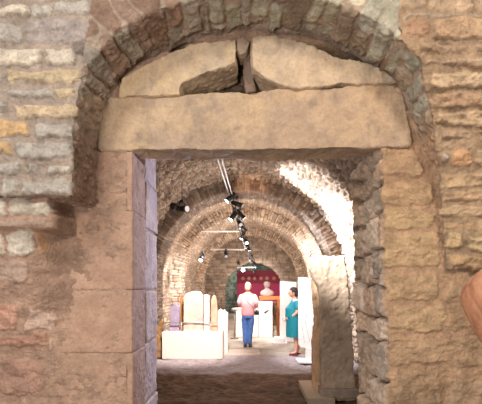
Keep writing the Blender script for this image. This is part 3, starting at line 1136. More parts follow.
t = thing('display_table', P(268, 335, YT), 'orange wooden stand with a thick top carrying the pale bust', 'stand')
box_px(259.5, 281, 296.5, 300, YT, 0.55, WOOD, 'tabletop', t)
for px in (262, 278.5):
    for dy in (0.03, 0.46):
        a = P(px, 300, YT)
        obj('leg', add_box(bmesh.new(), a[0] - 0.035, a[0] + 0.035, YT + dy, YT + dy + 0.06, 0, a[2], 0.004), WOOD, t)
bc = P(267, 296.5, YT + 0.25)
bm = bmesh.new()
bz = 1.305
add_loft(bm, [(bc[0], bc[1], bz, .14, .09), (bc[0], bc[1], bz + .05, .19, .11), (bc[0], bc[1], bz + .12, .20, .11), (bc[0], bc[1], bz + .19, .15, .09), (bc[0], bc[1], bz + .24, .065, .06), (bc[0], bc[1], bz + .3, .055, .055)], 24)
add_ball(bm, (bc[0], bc[1] - .01, bz + .38), 0.1, 20, (0.85, 1, 1.15))
add_ball(bm, (bc[0], bc[1] - .11, bz + .37), 0.022, 10, (0.7, 1.2, 1.3))
add_ball(bm, (bc[0], bc[1] - .085, bz + .325), 0.03, 10, (1, .8, .5))
add_ball(bm, (bc[0], bc[1] + .03, bz + .42), 0.105, 16, (0.95, 1, .8))
for v in bm.verts:
    v.co = Vector((bc[0] + (v.co.x - bc[0]) * 1.2, bc[1] + (v.co.y - bc[1]) * 1.2, bz + 0.004 + (v.co.z - bz) * 1.0))
me = carve(bm, 0.009, 0.002, 20, 0.001, 2, 4)
tint(me, [(196, 182, 178), (176, 160, 158)], 2)
b = tag(link('bust_statue', me, M_STATUE), 'pale grey stone bust of a bearded head standing on the orange stand', 'bust')
b['label'] = 'pale grey stone bust standing on the orange wooden stand'

t = thing('white_cabinet', P(249, 336, 13.0), 'low white display cabinet behind the man in the pink shirt', 'cabinet')
box_px(236, 258, 310, 338, 13.0, 0.5, CREAM, 'cabinet_body', t)
box_px(235.5, 258.3, 308.5, 310, 12.98, 0.54, WHITE, 'cabinet_top', t)
box_px(240.5, 245.5, 314, 321, 12.985, 0.01, WHITE, 'text_card', t, 0.001)
t = thing('white_box_stand', P(266, 338, 12.9), 'taller white box plinth with a small dark mark, under the bust', 'plinth')
box_px(258.6, 272.5, 301.5, 338, 12.9, 0.4, WHITE, 'box_body', t)
bm = bmesh.new()
a = P(266, 311.5, 12.885)
me = prism([(a[0] - .07, a[2] - .05), (a[0] - .02, a[2] - .06), (a[0] + .08, a[2] + .02), (a[0] + .09, a[2] + .06), (a[0] - .02, a[2] + .0)], 12.885, 12.897)
obj('dark_mark', me, DGREY, t)
for k in range(3):
    a = P(261, 304.3 + k * 1.8, 12.89)
    obj('text_line', add_box(bmesh.new(), a[0], a[0] + .3, 12.89, 12.897, a[2] - .008, a[2]), INK, t)
me = carve(add_loft(bmesh.new(), [(0.82, 13.2, z, rr * .75, rr * .8) for z, rr in ((0.36, .10), (0.45, .08), (0.6, .05), (0.75, .09), (0.9, .11), (1.02, .07), (1.1, .08), (1.14, .05))], 18), 0.012, .01, 12, .003, 2, 8)
tint(me, [(120, 108, 92), (90, 80, 66)], 2)
tag(link('dark_figurine', me, M_STATUE), 'small dark brown carved figure in the shade under the orange stand', 'figurine')
bm = add_box(bmesh.new(), 0.745, 0.885, 13.0, 13.35, 0.0, 0.18)
add_box(bm, 0.765, 0.875, 13.1, 13.3, 0.17, 0.34)
me = carve(bm, 0.014, .005, 10, .002, 2, 8)
tint(me, [(178, 166, 150), (150, 140, 122)], 2)
tag(link('stepped_stone_base', me, M_STATUE), 'small grey stepped stone base under the dark figure', 'stone base')

# barrier post
t = thing('barrier_post', P(234.5, 338, 12.6), 'thin grey barrier post with a round top left of the man', 'barrier post')
c = P(234.5, 338, 12.6)
bm = add_tube(bmesh.new(), (c[0], c[1], 0.02), (c[0], c[1], 0.9), 0.018)
obj('post', bm, plain('brushed_post', (150, 138, 128), 0.4, 0.5), t)
obj('base', add_tube(bmesh.new(), (c[0], c[1], 0), (c[0], c[1], 0.03), 0.14, 0.12, 24), plain('post_base', (120, 110, 102), 0.4, 0.5), t)
obj('knob', add_loft(bmesh.new(), [(c[0], c[1], .86, .03, .03), (c[0], c[1], .9, .1, .1), (c[0], c[1], .94, .1, .1), (c[0], c[1], .97, .05, .05)], 16), plain('post_knob', (170, 158, 152), 0.5), t)

# ------------------------------------------------------------------ right: drawing panels
def drawing_panel(name, px0, px1, py0, pyb, Y, label, slant=0, zb=0.0, foot=None):
    a, b = P(px0, py0, Y), P(px1, py0, Y)
    zb_ = max(P(0, pyb, Y)[2], zb)
    t = thing(name, ((a[0] + b[0]) / 2, Y, 0), label, 'panel')
    sl = slant
    obj('board', prism([(a[0], a[2]), (b[0], a[2] - 0.03), (b[0] + sl, zb_ + 0.05), (b[0] + sl * 0.6, zb_), (a[0] + 0.05, zb_ + 0.04), (a[0], zb_ + 0.1)], Y, Y + 0.05), WHITE, t)
    return t, a, b, zb_

t, a, b, zb_ = drawing_panel('information_panel', 280, 296.5, 281, 342, 11.6, 'tall plain white panel standing behind the woman')
bm = add_box(bmesh.new(), P(272, 0, 11.5)[0], P(287, 0, 11.5)[0], 11.35, 11.9, 0, 0.06, 0.004)
obj('base', bm, WHITE, t)
bm = add_box(bmesh.new(), P(274.5, 0, 11.5)[0], P(284, 0, 11.5)[0], 11.42, 11.8, 0.06, 0.17, 0.004)
obj('support', bm, WHITE, t)
t, a, b, zb_ = drawing_panel('drawing_panel', 298.5, 318, 277, 349, 8.8, 'big white panel with faint grey drawn lines, between the woman and the large stone', 0.12)
bm = bmesh.new()
def ink_line(bm, p, q, Y, w=0.0035):
    a, b = Vector(P(p[0], p[1], Y)), Vector(P(q[0], q[1], Y))
    add_tube(bm, a, b, w, n=6)
for p, q in (((301.5, 293), (302, 300)), ((302, 300), (303.5, 312)), ((303.5, 312), (306, 325)), ((306, 325), (310, 342)), ((302, 291), (305, 302)), ((305, 302), (307, 318)), ((301, 318), (302.5, 330)), ((302.5, 330), (304.5, 343))):
    ink_line(bm, p, q, 8.795)
obj('drawing', bm, INK, t)
bm = add_box(bmesh.new(), P(306, 0, 8.8)[0], P(316, 0, 8.8)[0], 8.74, 8.95, 0.03, zb_ + 0.02, 0.004)
obj('support', bm, WHITE, t)
bm = add_box(bmesh.new(), P(297, 0, 8.8)[0], P(322, 0, 8.8)[0], 8.6, 9.1, 0.0, 0.035, 0.004)
obj('base', bm, WHITE, t)

# ------------------------------------------------------------------ the large stone slab by the right jamb
YS = 5.9
f = [(322, 404), (322, 262), (318, 257), (330, 254), (346, 255), (350, 262), (351, 290), (353, 330), (355, 404)]
bm = prism(px_outline([(322, 401), (321.5, 340), (320.5, 300), (318.5, 288), (314.5, 280), (311.5, 270), (311, 257), (318, 255.5), (332, 256), (345, 255), (347, 268), (349, 290), (351.5, 320), (354, 360), (356, 401)], YS), YS, YS + 0.32)
me = carve(bm, 0.014, 0.010, 5, 0.005, 3, 21, extra=lambda c: -0.010 * smooth(0.1, 0.5, fbm(c[:, 0] * 9, c[:, 1] * 9, c[:, 2] * 9, 5, 3)))
zs_ = co_of(me)
tint(me, [(192, 170, 148), (170, 150, 130), (204, 182, 160)], 22, 6)
sl = thing('standing_slab', P(338, 404, YS), 'large worn grey-brown standing stone slab beside the right door jamb', 'stone slab')
obj('slab', me, M_STATUE, sl)
bm = prism(px_outline([(313.5, 397), (313, 340), (316, 325), (314, 300), (312, 280), (316, 270), (322, 272), (325, 300), (326, 340), (326, 397)], YS + 0.33), YS + 0.18, YS + 0.55)
me = carve(bm, 0.014, 0.014, 9, 0.004, 3, 25)
tint(me, [(222, 188, 152), (196, 160, 124)], 24, 6)
obj('carved_edge', me, M_STATUE, sl)
me = carve(add_box(bmesh.new(), P(320, 0, YS)[0], P(357.5, 0, YS)[0], YS - 0.06, YS + 0.42, 0.02, 0.17), 0.014, 0.008, 6, 0.003, 3, 27)
tint(me, [(170, 152, 136), (150, 134, 120)], 22, 4)
obj('foot', me, M_STATUE, sl)
bm = add_box(bmesh.new(), P(304, 0, 6.1)[0], P(330, 0, 6.1)[0], 5.72, 6.8, -0.02, 0.07, 0.006)
tag(obj('stone_paver', bm, plain('sandy_paver', (176, 156, 134), 0.9, bump=.3)), 'flat sandy base slab poking out left of the large standing stone', 'slab base')

# ------------------------------------------------------------------ left pedestal and its fragments
YP = 9.25
t = thing('display_pedestal', (-1.35, YP + 0.35, 0), 'long low cream pedestal carrying the stone fragments on the left', 'pedestal')
PT = 0.60
obj('pedestal_body', add_box(bmesh.new(), P(162, 0, YP)[0], P(222.5, 0, YP)[0], YP, YP + 0.60, -0.02, PT, 0.006), CREAM, t)
def slab_on(name, pts, Y, dep, cols, label, cat, amp=0.006, group=None, base=PT, parts=None):
    q = [(x, max(z, base)) for x, z in px_outline(pts, Y)]
    me = carve(prism(q, Y, Y + dep), 0.010, amp * 0.6, 8, 0.0007, 1, abs(hash(name)) % 7 + int(pts[0][0]))
    tint(me, cols, 5, 5)
    o = link(name, me, M_STATUE)
    tag(o, label, cat, group)
    return o
slab_on('gabled_stele', [(169.5, 336), (170, 307), (172, 306), (175, 302.5), (178, 306), (179.5, 307), (179, 336)], 9.45, 0.14, [(150, 134, 154), (172, 156, 176)], 'small lilac-grey stele with a pointed top at the left of the pedestal', 'stele')
slab_on('brown_stone_post', [(180, 336), (180, 298), (182, 295), (184, 298), (184, 336)], 9.62, 0.10, [(150, 106, 60), (176, 132, 84)], 'narrow brown upright stone left of the large pale slab', 'stone post')
big = slab_on('relief_slab', [(183.5, 336), (183.5, 297), (186, 293), (193, 291), (200, 291.5), (203, 296), (203, 336)], 9.4, 0.16, [(228, 204, 176), (212, 172, 168), (234, 216, 198)], 'largest pale slab on the pedestal with faint pink and yellow stains', 'stone slab')
slab_on('white_stone_post', [(203.8, 336), (203.8, 295), (206, 294), (209.5, 295.5), (209.5, 336)], 9.42, 0.14, [(226, 218, 210), (214, 206, 200)], 'plain white upright post right of the large pale slab', 'stone post')
slab_on('rounded_stele', [(211.2, 336), (210.8, 312), (211, 300), (212.4, 296), (214, 295), (215.6, 296.5), (217, 304), (217.8, 336)], 9.45, 0.14, [(220, 178, 150), (204, 152, 130)], 'slim pinkish stone with a rounded top at the right of the pedestal', 'stele')
rb = bpy.data.materials['white_paint']
t2 = thing('support_rail', (P(190, 0, 9.36)[0], 9.36, PT), 'thin metal rail holding the fragments across the pedestal', 'rail')
bm = add_tube(bmesh.new(), P(163, 322.6, 9.37), P(218, 322.6, 9.37), 0.012, n=8)
obj('rail_bar', bm, STEEL, t2)
for px in (166, 181.8, 210.3, 219):
    a = P(px, 322.6, 9.38)
    obj('rail_post', add_tube(bmesh.new(), (a[0], a[1], PT), (a[0], a[1], a[2] + .01), 0.01, n=8), STEEL, t2)
# white box stand beside the pedestal
t = thing('side_panel_stand', (P(223, 0, 9.7)[0], 9.8, 0), 'white upright stand with a ragged top, right of the pedestal', 'stand')
q = [(x, max(z, 0)) for x, z in px_outline([(217.8, 362), (217.8, 311), (220, 309), (222, 311), (224, 310), (226, 312.5), (227.6, 313), (227.6, 362)], 9.9)]
obj('stand_body', prism(q, 9.9, 10.2), WHITE, t)
# brown fragments at the far left
for i, (pts, lb) in enumerate((([(157, 334), (156, 327), (159, 323), (161.5, 319), (163, 321), (162, 328), (161, 334)], 'jagged brown carved fragment leaning at the left end of the pedestal'),
                               ([(150, 350), (150, 334), (153, 330), (158, 331), (160, 336), (160, 350)], 'low brown stone lump on the ground left of the pedestal'))):
    if i == 0:
        q = [(x, max(z, 0.0)) for x, z in px_outline(pts, 9.5)]
        q = [(x, z) for x, z in q]
        q[0] = (q[0][0], 0.0); q[-1] = (q[-1][0], 0.0)
        me = carve(prism(q, 9.5, 9.65), 0.012, 0.008, 10, 0.003, 2, 5)
    else:
        q = [(x, max(z, 0.0)) for x, z in px_outline([(150, 362), (151, 340), (154, 335), (158, 336), (160.5, 342), (160.5, 362)], 9.3)]
        me = carve(prism(q, 9.3, 9.45), 0.012, 0.008, 10, 0.003, 2, 5)
    tint(me, [(166, 128, 88), (134, 98, 66)], 3, 8)
    tag(link('brown_fragment', me, M_STATUE), lb, 'stone fragment')

# ================================================================== PEOPLE
def skin(verts, edges, sub=2, mods=()):
    """verts: name -> (x,y,z,r[,r2]); grows one continuous surface round the bones"""
    bm = bmesh.new()
    ly = bm.verts.layers.skin.verify()
    d = {}
    for i, (k, v) in enumerate(verts.items()):
        b = bm.verts.new(v[:3])
        b[ly].radius = (v[3], v[4] if len(v) > 4 else v[3])
        b[ly].use_root = i == 0
        d[k] = b
    for a, b in edges:
        bm.edges.new((d[a], d[b]))
    me = evaluated(bm, [('SKIN', dict(use_smooth_shade=True)), ('SUBSURF', dict(levels=sub, render_levels=sub))] + list(mods))
    set_smooth(me)
    return me


def join(meshes, voxel=None, soften=2):
    bm = bmesh.new()
    for m in meshes:
        if isinstance(m, bmesh.types.BMesh):
            t = bpy.data.meshes.new('t')
            m.to_mesh(t)
            m.free()
            m = t
        bm.from_mesh(m)
    if voxel is None:
        me = bpy.data.meshes.new('j')
        bm.to_mesh(me)
        bm.free()
    else:
        me = evaluated(bm, [('REMESH', dict(mode='VOXEL', voxel_size=voxel)), ('SMOOTH', dict(factor=0.5, iterations=soften))])
    set_smooth(me)
    return me


def chain(pts, sub=2):
    v = {i: p for i, p in enumerate(pts)}
    return skin(v, [(i, i + 1) for i in range(len(pts) - 1)], sub)


def lerp(a, b, t):
    return tuple(a[i] + (b[i] - a[i]) * t for i in range(3))


def hand(wrist, direction, palm_n, side, curl=0.5):
    """palm, four bent unequal fingers and a thumb that leaves the side of the palm"""
    w, d, n = Vector(wrist), Vector(direction).normalized(), Vector(palm_n).normalized()
    s = d.cross(n).normalized() * side
    out = [chain([(*w, .024), (*(w + d * .035), .029), (*(w + d * .075), .027)])]
    for k, (off, ln) in enumerate(((.027, .070), (.009, .080), (-.009, .074), (-.026, .058))):
        a = w + d * .07 + s * off
        ang = 0.35 + curl
        b = a + (d * math.cos(ang * .5) + n * math.sin(ang * .5)) * ln * .45
        c = b + (d * math.cos(ang * 1.3) + n * math.sin(ang * 1.3)) * ln * .32
        e = c + (d * math.cos(ang * 2) + n * math.sin(ang * 2)) * ln * .25
        out.append(chain([(*(a - d * .03), .009), (*a, .0095), (*b, .009), (*c, .008), (*e, .007)], 1))
    a = w + d * .022 + s * .024
    b = a + (d * .7 + s * .7) * .035
    c = b + (d * .9 + s * .2 + n * .4) * .03
    out.append(chain([(*(a - s * .012), .011), (*a, .012), (*b, .011), (*c, .009)], 1))
    return out


def person(name, loc, yaw, label):
    t = thing(name, loc, label, 'person')
    t.rotation_euler = (0, 0, yaw)
    bpy.context.view_layer.update()
    return t


def local(name, me, mat, parent):
    if isinstance(me, bmesh.types.BMesh):
        m = bpy.data.meshes.new(name)
        bmesh.ops.recalc_face_normals(me, faces=me.faces)
        me.to_mesh(m)
        me.free()
        me = m
    me.name = name
    return link(name, me, mat, parent)


SKINM = plain('skin', (206, 152, 128), 0.55, var=0.04)
# ---- the man, in local coordinates: he faces +y, right is +x
H = 0.0
man = person('person', (-0.055, 10.9, 0.0), -0.12, 'person in pink shirt and blue jeans seen from behind')
head = add_ball(bmesh.new(), (0.0, 0.03, 1.635), 0.098, 24, (0.80, 1.0, 1.18))
add_ball(head, (0, 0.125, 1.615), 0.018, 10, (0.8, 1.3, 1.4))
add_ball(head, (0, 0.095, 1.57), 0.04, 12, (1, 0.9, 0.8))
for sx in (-1, 1):
    add_ball(head, (0.08 * sx, 0.02, 1.63), 0.026, 10, (0.45, 0.9, 1.3))
body = skin({
    'pelvis': (0, 0, .93, .135, .11), 'waist': (0, 0, 1.08, .14, .11), 'chest': (0, 0, 1.27, .15, .115), 'top': (0, .0, 1.40, .12, .09), 'neck': (0, .012, 1.48, .058), 'skull': (0, .028, 1.57, .055),
    'lhip': (-.09, 0, .86, .095), 'lknee': (-.085, .03, .49, .062), 'lank': (-.075, -.01, .09, .042), 'ltoe': (-.09, .15, .035, .035),
    'rhip': (.09, 0, .86, .095), 'rknee': (.06, .02, .49, .062), 'rank': (.045, -.02, .09, .042), 'rtoe': (.07, .14, .035, .035),
    'lsh': (-.185, 0, 1.39, .062), 'lelb': (-.255, .03, 1.12, .042), 'lwr': (-.17, .26, 1.09, .028),
    'rsh': (.185, 0, 1.39, .062), 'relb': (.25, -.01, 1.12, .042), 'rwr': (.19, .23, 1.06, .028)},
    [('pelvis', 'waist'), ('waist', 'chest'), ('chest', 'top'), ('top', 'neck'), ('neck', 'skull'),
     ('pelvis', 'lhip'), ('lhip', 'lknee'), ('lknee', 'lank'), ('lank', 'ltoe'), ('pelvis', 'rhip'), ('rhip', 'rknee'), ('rknee', 'rank'), ('rank', 'rtoe'),
     ('top', 'lsh'), ('lsh', 'lelb'), ('lelb', 'lwr'), ('top', 'rsh'), ('rsh', 'relb'), ('relb', 'rwr')])
parts = [body, head] + hand((-.17, .26, 1.09), (.5, .8, .05), (0, .1, -1), -1) + hand((.19, .23, 1.06), (-.4, .85, -.05), (0, .1, -1), 1)
local('body', join(parts, 0.0065, 1), SKINM, man)
sh_t = add_loft(bmesh.new(), [(0, 0, .86, .182, .135), (0, 0, .93, .186, .140), (0, 0, 1.06, .184, .138), (0, 0, 1.2, .192, .138), (0, 0, 1.32, .205, .132), (0, 0, 1.40, .19, .11), (0, .0, 1.45, .12, .085), (0, .01, 1.485, .072, .072)], 28)
sl_l = chain([(-.12, 0, 1.39, .075), (-.19, 0, 1.385, .082), (-.235, .02, 1.25, .075), (-.253, .028, 1.15, .072)])
sl_r = chain([(.12, 0, 1.39, .075), (.19, 0, 1.385, .082), (.232, 0, 1.25, .075), (.25, -.005, 1.15, .072)])
shirt = join([sh_t, sl_l, sl_r], 0.008, 2)
displace(shirt, lambda c: 0.004 * fbm(c[:, 0] * 9, c[:, 1] * 9, c[:, 2] * 5, 4, 3))
def shirt_mat():
    m, nt, b = nodes_of('pink_shirt_lit_top')
    L = nt.links.new
    tc = nt.nodes.new('ShaderNodeTexCoord')
    sp_ = nt.nodes.new('ShaderNodeSeparateXYZ')
    L(tc.outputs['Object'], sp_.inputs[0])
    cr = nt.nodes.new('ShaderNodeValToRGB')
    mr = nt.nodes.new('ShaderNodeMapRange')
    mr.inputs['From Min'].default_value = 0.85
    mr.inputs['From Max'].default_value = 1.5
    L(sp_.outputs['Z'], mr.inputs['Value'])
    L(mr.outputs[0], cr.inputs[0])
    e = cr.color_ramp.elements
    e[0].position = 0.0
    e[0].color = (*lin((226, 152, 158)), 1)
    e[1].position = 0.62
    e[1].color = (*lin((236, 214, 216)), 1)  # upper shirt whitened to show the light falling on it
    e.new(0.42).color = (*lin((228, 166, 170)), 1)
    L(cr.outputs[0], b.inputs['Base Color'])
    b.inputs['Roughness'].default_value = 0.85
    return m
local('shirt', shirt, shirt_mat(), man)
tr_w = add_loft(bmesh.new(), [(0, 0, .80, .165, .125), (0, 0, .88, .168, .130), (0, 0, .95, .16, .125)], 24)
leg_l = chain([(-.085, 0, .86, .115), (-.088, .02, .70, .10), (-.085, .03, .49, .082), (-.078, .0, .25, .070), (-.074, -.01, .07, .066)])
leg_r = chain([(.085, 0, .86, .115), (.078, .01, .70, .10), (.06, .02, .49, .082), (.052, .0, .25, .070), (.045, -.02, .07, .066)])
jeans = join([tr_w, leg_l, leg_r], 0.009, 2)
displace(jeans, lambda c: 0.005 * fbm(c[:, 0] * 7, c[:, 1] * 7, c[:, 2] * 9, 6, 3))
local('jeans', jeans, plain('denim', (82, 120, 186), 0.85, var=0.2, scale=14), man)
for sx, ax, ay in ((-1, -.082, .06), (1, .058, .05)):
    local('shoe', join([add_loft(bmesh.new(), [(ax, ay, 0.0, .046, .135), (ax, ay, .035, .048, .138), (ax, ay - .02, .07, .043, .11), (ax, ay - .06, .095, .038, .06)], 20)], 0.007, 1), plain('brown_shoe', (74, 70, 84), 0.6), man)
hair = join([add_ball(bmesh.new(), (0, .008, 1.665), 0.106, 24, (0.84, 1.0, 1.05)), add_ball(bmesh.new(), (0, -.03, 1.61), 0.088, 20, (0.9, .8, 1.0))], 0.006, 1)
displace(hair, lambda c: 0.005 * fbm(c[:, 0] * 30, c[:, 1] * 30, c[:, 2] * 14, 4, 3) - 0.05 * smooth(.05, .11, c[:, 1]) * smooth(1.70, 1.62, c[:, 2]))
local('hair', hair, plain('grey_blond_hair', (206, 188, 166), 0.8, var=0.2, scale=60), man)
bm = add_box(bmesh.new(), .185, .315, -.15, -.07, .885, .985, .012)
add_tube(bm, (.25, -.15, .935), (.25, -.22, .935), .042, n=16)
add_box(bm, .225, .275, -.14, -.08, .98, 1.01, .006)
local('camera', bm, BLACK, man)
bm = bmesh.new()
add_tube(bm, (-.13, -.03, 1.455), (.0, -.148, 1.25), .008, n=6)
add_tube(bm, (.0, -.148, 1.25), (.24, -.11, 1.0), .008, n=6)
local('camera_strap', bm, plain('grey_strap', (150, 130, 134), 0.8), man)

# ---- the woman: local +y is her front, turned to face left
wo = person('person', (1.08, 9.68, 0.0), PI / 2 + 0.12, 'person with short dark hair in teal dress standing in profile')
head = add_ball(bmesh.new(), (0.0, 0.05, 1.505), 0.094, 24, (0.80, 1.0, 1.18))
add_ball(head, (0, 0.145, 1.49), 0.017, 12, (0.75, 1.35, 1.4))
add_ball(head, (0, 0.112, 1.435), 0.036, 12, (1, 0.85, 0.75))
add_ball(head, (0, 0.138, 1.457), 0.014, 10, (1.4, 0.8, .5))
for sx in (-1, 1):
    add_ball(head, (0.077 * sx, 0.04, 1.50), 0.024, 10, (0.45, 0.9, 1.3))
    add_ball(head, (0.03 * sx, 0.132, 1.515), 0.012, 8)
body = skin({
    'pelvis': (0, -.01, .86, .14, .12), 'waist': (0, .01, 1.0, .14, .12), 'chest': (0, .01, 1.17, .14, .12), 'top': (0, -.01, 1.29, .11, .09), 'neck': (0, .005, 1.36, .052), 'skull': (0, .035, 1.44, .052),
    'lhip': (-.085, -.01, .80, .095), 'lknee': (-.08, 0, .45, .062), 'lcalf': (-.08, -.02, .33, .056), 'lank': (-.08, -.02, .085, .036), 'ltoe': (-.085, .13, .03, .03),
    'rhip': (.085, -.01, .80, .095), 'rknee': (.08, -.05, .45, .062), 'rcalf': (.08, -.08, .33, .056), 'rank': (.08, -.11, .085, .036), 'rtoe': (.085, .02, .03, .03),
    'lsh': (-.165, -.02, 1.27, .056), 'lelb': (-.215, -.015, 1.03, .042), 'lwr': (-.10, .17, .90, .026),
    'rsh': (.165, -.02, 1.27, .056), 'relb': (.215, -.015, 1.03, .042), 'rwr': (.09, .18, .91, .026)},
    [('pelvis', 'waist'), ('waist', 'chest'), ('chest', 'top'), ('top', 'neck'), ('neck', 'skull'),
     ('pelvis', 'lhip'), ('lhip', 'lknee'), ('lknee', 'lcalf'), ('lcalf', 'lank'), ('lank', 'ltoe'), ('pelvis', 'rhip'), ('rhip', 'rknee'), ('rknee', 'rcalf'), ('rcalf', 'rank'), ('rank', 'rtoe'),
     ('top', 'lsh'), ('lsh', 'lelb'), ('lelb', 'lwr'), ('top', 'rsh'), ('rsh', 'relb'), ('relb', 'rwr')])
parts = [body, head] + hand((-.10, .17, .90), (.55, .45, -.35), (.2, .5, -.6), 1) + hand((.09, .18, .91), (-.5, .45, -.35), (-.2, .5, -.6), -1)
local('body', join(parts, 0.0065, 1), SKINM, wo)
dr = add_loft(bmesh.new(), [(0, -.02, .44, .215, .225), (0, -.015, .60, .21, .22), (0, 0, .78, .20, .20), (0, .025, .92, .19, .205), (0, .03, 1.03, .185, .195), (0, .03, 1.13, .18, .195), (0, .015, 1.22, .185, .125), (0, -.01, 1.30, .16, .095), (0, 0, 1.345, .08, .07)], 32)
for k in (0,):
    pass
sl_l = chain([(-.10, -.02, 1.28, .07), (-.17, -.02, 1.27, .076), (-.205, -.018, 1.16, .07), (-.213, -.015, 1.09, .066)])
sl_r = chain([(.10, -.02, 1.28, .07), (.17, -.02, 1.27, .076), (.205, -.018, 1.16, .07), (.213, -.015, 1.09, .066)])
bust = add_ball(bmesh.new(), (0, .10, 1.15), 0.10, 16, (1.35, .85, .75))
dress = join([dr, sl_l, sl_r, bust], 0.009, 3)
displace(dress, lambda c: 0.006 * np.sin(np.arctan2(c[:, 1], c[:, 0]) * 11) * smooth(.95, .5, c[:, 2]) + 0.003 * fbm(c[:, 0] * 9, c[:, 1] * 9, c[:, 2] * 5, 4, 3))
local('dress', dress, plain('teal_dress', (4, 108, 120), 0.7, var=0.08), wo)
hair = join([add_ball(bmesh.new(), (0, .025, 1.54), 0.103, 24, (0.86, 1.05, 1.0)), add_ball(bmesh.new(), (0, -.025, 1.49), 0.085, 20, (0.95, .9, 1.1))], 0.006, 1)
displace(hair, lambda c: 0.004 * fbm(c[:, 0] * 30, c[:, 1] * 30, c[:, 2] * 14, 4, 3) - 0.05 * smooth(.07, .125, c[:, 1]) * smooth(1.58, 1.52, c[:, 2]))
local('hair', hair, plain('dark_hair', (52, 38, 40), 0.6, var=0.2, scale=60), wo)
bm = bmesh.new()  # white collar and strap, also standing for a light highlight on the shoulders
for sx in (-1, 1):
    add_tube(bm, (.10 * sx, -.09, 1.325), (.13 * sx, -.16, 1.20), .036, n=8)
    add_tube(bm, (.12 * sx, .07, 1.31), (.10 * sx, -.09, 1.325), .030, n=8)
add_tube(bm, (.10, -.09, 1.325), (-.10, -.09, 1.325), .022, n=8)
local('collar_highlight', join([bm], 0.007, 1), plain('collar_highlight_white', (214, 222, 232), 0.8), wo)
bm = add_box(bmesh.new(), -.08, .08, .24, .30, .82, .93, .015)
local('handbag', bm, plain('pale_bag', (206, 196, 188), 0.7), wo)
local('wristwatch', add_tube(bmesh.new(), (-.125, .135, .925), (-.11, .155, .91), .034, n=14), BLACK, wo)
for sx, ay in ((-1, .04), (1, -.05)):
    local('shoe', join([add_loft(bmesh.new(), [(.083 * sx, ay, 0.0, .04, .12), (.083 * sx, ay, .022, .042, .122), (.083 * sx, ay + .03, .055, .036, .07)], 20)], 0.007, 1), plain('dark_red_shoe', (104, 40, 44), 0.6), wo)

# ================================================================== CAMERA, LIGHT
cam = bpy.data.cameras.new('camera')
cam.sensor_fit = 'HORIZONTAL'
cam.sensor_width = 36.0
cam.lens = 36.0 * F / 482.0
cam.shift_x = -(CX - 241.0) / 482.0
cam.shift_y = (CY - 202.0) / 482.0
co = bpy.data.objects.new('camera', cam)
COL.objects.link(co)
co.location = (0, 0, CH)
co.rotation_euler = (PI / 2, 0, 0)
cam.clip_start = 0.05
scene.camera = co


def light(kind, name, loc, aim, power, color, size=0.3, angle=None, blend=0.5, size_y=None):
    l = bpy.data.lights.new(name, kind)
    l.energy = power
    l.color = color
    if kind == 'AREA':
        l.size = size
        if size_y:
            l.shape = 'RECTANGLE'
            l.size_y = size_y
    elif kind in ('SPOT', 'POINT'):
        l.shadow_soft_size = size
    if kind == 'SPOT':
        l.spot_size = angle
        l.spot_blend = blend
    o = bpy.data.objects.new(name, l)
    COL.objects.link(o)
    o.location = loc
    o.rotation_euler = (Vector(aim) - Vector(loc)).to_track_quat('-Z', 'Y').to_euler()
    return o


W = bpy.data.worlds.new('world')
scene.world = W
W.use_nodes = True
W.node_tree.nodes['Background'].inputs[0].default_value = (1.0, 0.93, 0.88, 1)
W.node_tree.nodes['Background'].inputs[1].default_value = 0.22

D = math.radians
# the near room: ceiling lamps, a low pink spot, and an added fill behind the viewer
light('AREA', 'room_lamp_left', (-1.5, 0.0, 3.7), (-0.7, YB, 1.7), 50, (1.0, 0.97, 0.94), 0.6)
light('AREA', 'room_lamp_right', (1.5, 0.0, 3.6), (1.0, YB, 1.7), 50, (1.0, 0.90, 0.77), 0.6)
light('AREA', 'room_fill_behind_viewer', (-1.1, -1.5, 1.15), (0.1, YB, 2.1), 100, (1.0, 0.93, 0.87), 1.0)  # added low fill that lifts the soffit and the reveal
light('SPOT', 'room_spot_lintel', (1.0, 0.0, 3.2), (0.45, YB, 2.50), 46, (1.0, 0.60, 0.30), 0.05, D(32), 1.0)
light('SPOT', 'room_spot_pink', (-1.5, -0.2, 1.2), (-1.25, YB, 1.0), 14, (1.0, 0.68, 0.58), 0.1, D(75), 1.0)

# the hall: daylight on the right haunch and on the inner side of the left jamb, spotlights of the track, added point glows in the bays
light('SPOT', 'daylight_haunch', (-1.7, 9.1, 2.2), (2.25, 8.3, 2.6), 3800, (0.95, 0.96, 1.0), 0.10, D(40), 0.35)
light('SPOT', 'daylight_upper_haunch', (-1.7, 9.1, 2.2), (1.5, 8.25, 3.65), 3000, (0.95, 0.96, 1.0), 0.10, D(34), 0.5)
light('SPOT', 'daylight_jamb', (0.55, 4.7, 2.3), (-0.69, 2.7, 1.75), 360, (0.64, 0.68, 1.0), 0.12, D(56), 0.5)
light('SPOT', 'spot_pedestal', (-0.55, 6.9, 3.7), (-1.4, 9.4, 0.75), 1500, (1.0, 0.92, 0.86), 0.05, D(44), 0.8)
light('SPOT', 'spot_slab', (-0.2, 4.6, 3.3), (1.25, 5.9, 2.45), 1500, (1.0, 0.98, 0.96), 0.05, D(48), 1.0)
light('SPOT', 'spot_panel', (0.1, 6.9, 3.6), (1.35, 8.8, 1.05), 1000, (0.97, 0.96, 1.0), 0.05, D(40), 0.8)
light('SPOT', 'spot_woman', (-0.2, 8.6, 3.2), (1.1, 9.7, 0.9), 260, (0.97, 0.96, 1.0), 0.05, D(40), 0.8)
light('SPOT', 'spot_man', P(243, 226, 9.4), (-0.05, 10.9, 1.35), 480, (1.0, 0.94, 0.94), 0.05, D(36), 0.7)
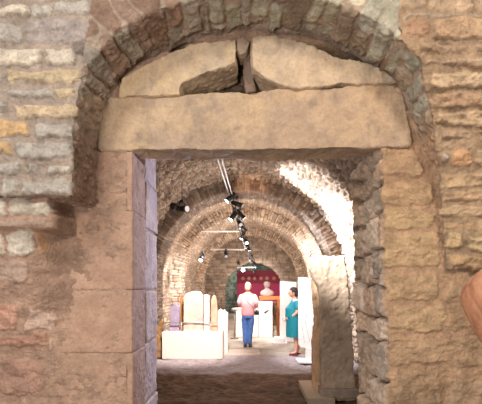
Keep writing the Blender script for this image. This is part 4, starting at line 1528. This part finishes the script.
light('SPOT', 'spot_cabinet', P(246, 243, 11.6), (0.5, 13.0, 0.5), 420, (1.0, 0.94, 0.92), 0.05, D(64), 0.7)
light('SPOT', 'spot_red', P(253, 263, 17.2), (0.7, 22.2, 1.4), 420, (1.0, 0.9, 0.92), 0.05, D(50), 0.8)
light('POINT', 'bay_glow_near', (-0.3, 11.6, 2.5), (0, 0, 0), 150, (1.0, 0.95, 0.91), 0.5)  # point glows added to brighten the bays, no fixture of their own
light('POINT', 'bay_glow_mid', (-0.2, 15.4, 2.3), (0, 0, 0), 190, (1.0, 0.95, 0.91), 0.5)
light('POINT', 'bay_glow_far', (0.0, 19.2, 2.0), (0, 0, 0), 70, (1.0, 0.86, 0.78), 0.4)
light('POINT', 'bay_glow_first', (-0.5, 8.4, 2.6), (0, 0, 0), 62, (1.0, 0.93, 0.86), 0.4)
light('POINT', 'bay_glow_entry', (-0.3, 5.0, 3.0), (0, 0, 0), 40, (1.0, 0.94, 0.90), 0.4)
light('SPOT', 'spot_left_pier', (-0.6, 11.0, 3.0), (-2.3, 13.0, 1.5), 750, (0.97, 0.96, 1.0), 0.06, D(56), 0.8)
light('SPOT', 'spot_right_pier', (-0.4, 11.0, 3.2), (2.1, 13.0, 2.3), 1500, (0.92, 0.94, 1.0), 0.06, D(46), 0.8)
light('SPOT', 'spot_right_arris', (-1.7, 8.9, 2.4), (1.62, 9.72, 3.0), 1500, (0.80, 0.88, 1.0), 0.05, D(20), 0.6)
light('SPOT', 'spot_information', (-0.2, 9.9, 3.4), (1.1, 11.6, 1.1), 500, (0.97, 0.97, 1.0), 0.05, D(36), 0.7)
light('SPOT', 'spot_crown', (-0.4, 8.6, 3.3), (0.1, 9.6, 4.15), 60, (1.0, 0.55, 0.30), 0.03, D(50), 1.0)
light('POINT', 'end_room_fill', (-1.0, 22.6, 2.3), (0, 0, 0), 70, (0.86, 1.0, 0.94), 0.2)  # added greenish fill to brighten the back wall of the end room

vs = scene.view_settings
vs.view_transform = 'Standard'
vs.look = 'None'
vs.exposure = 0.0
vs.gamma = 1.0
vs.use_curve_mapping = False
scene.cycles.max_bounces = 6
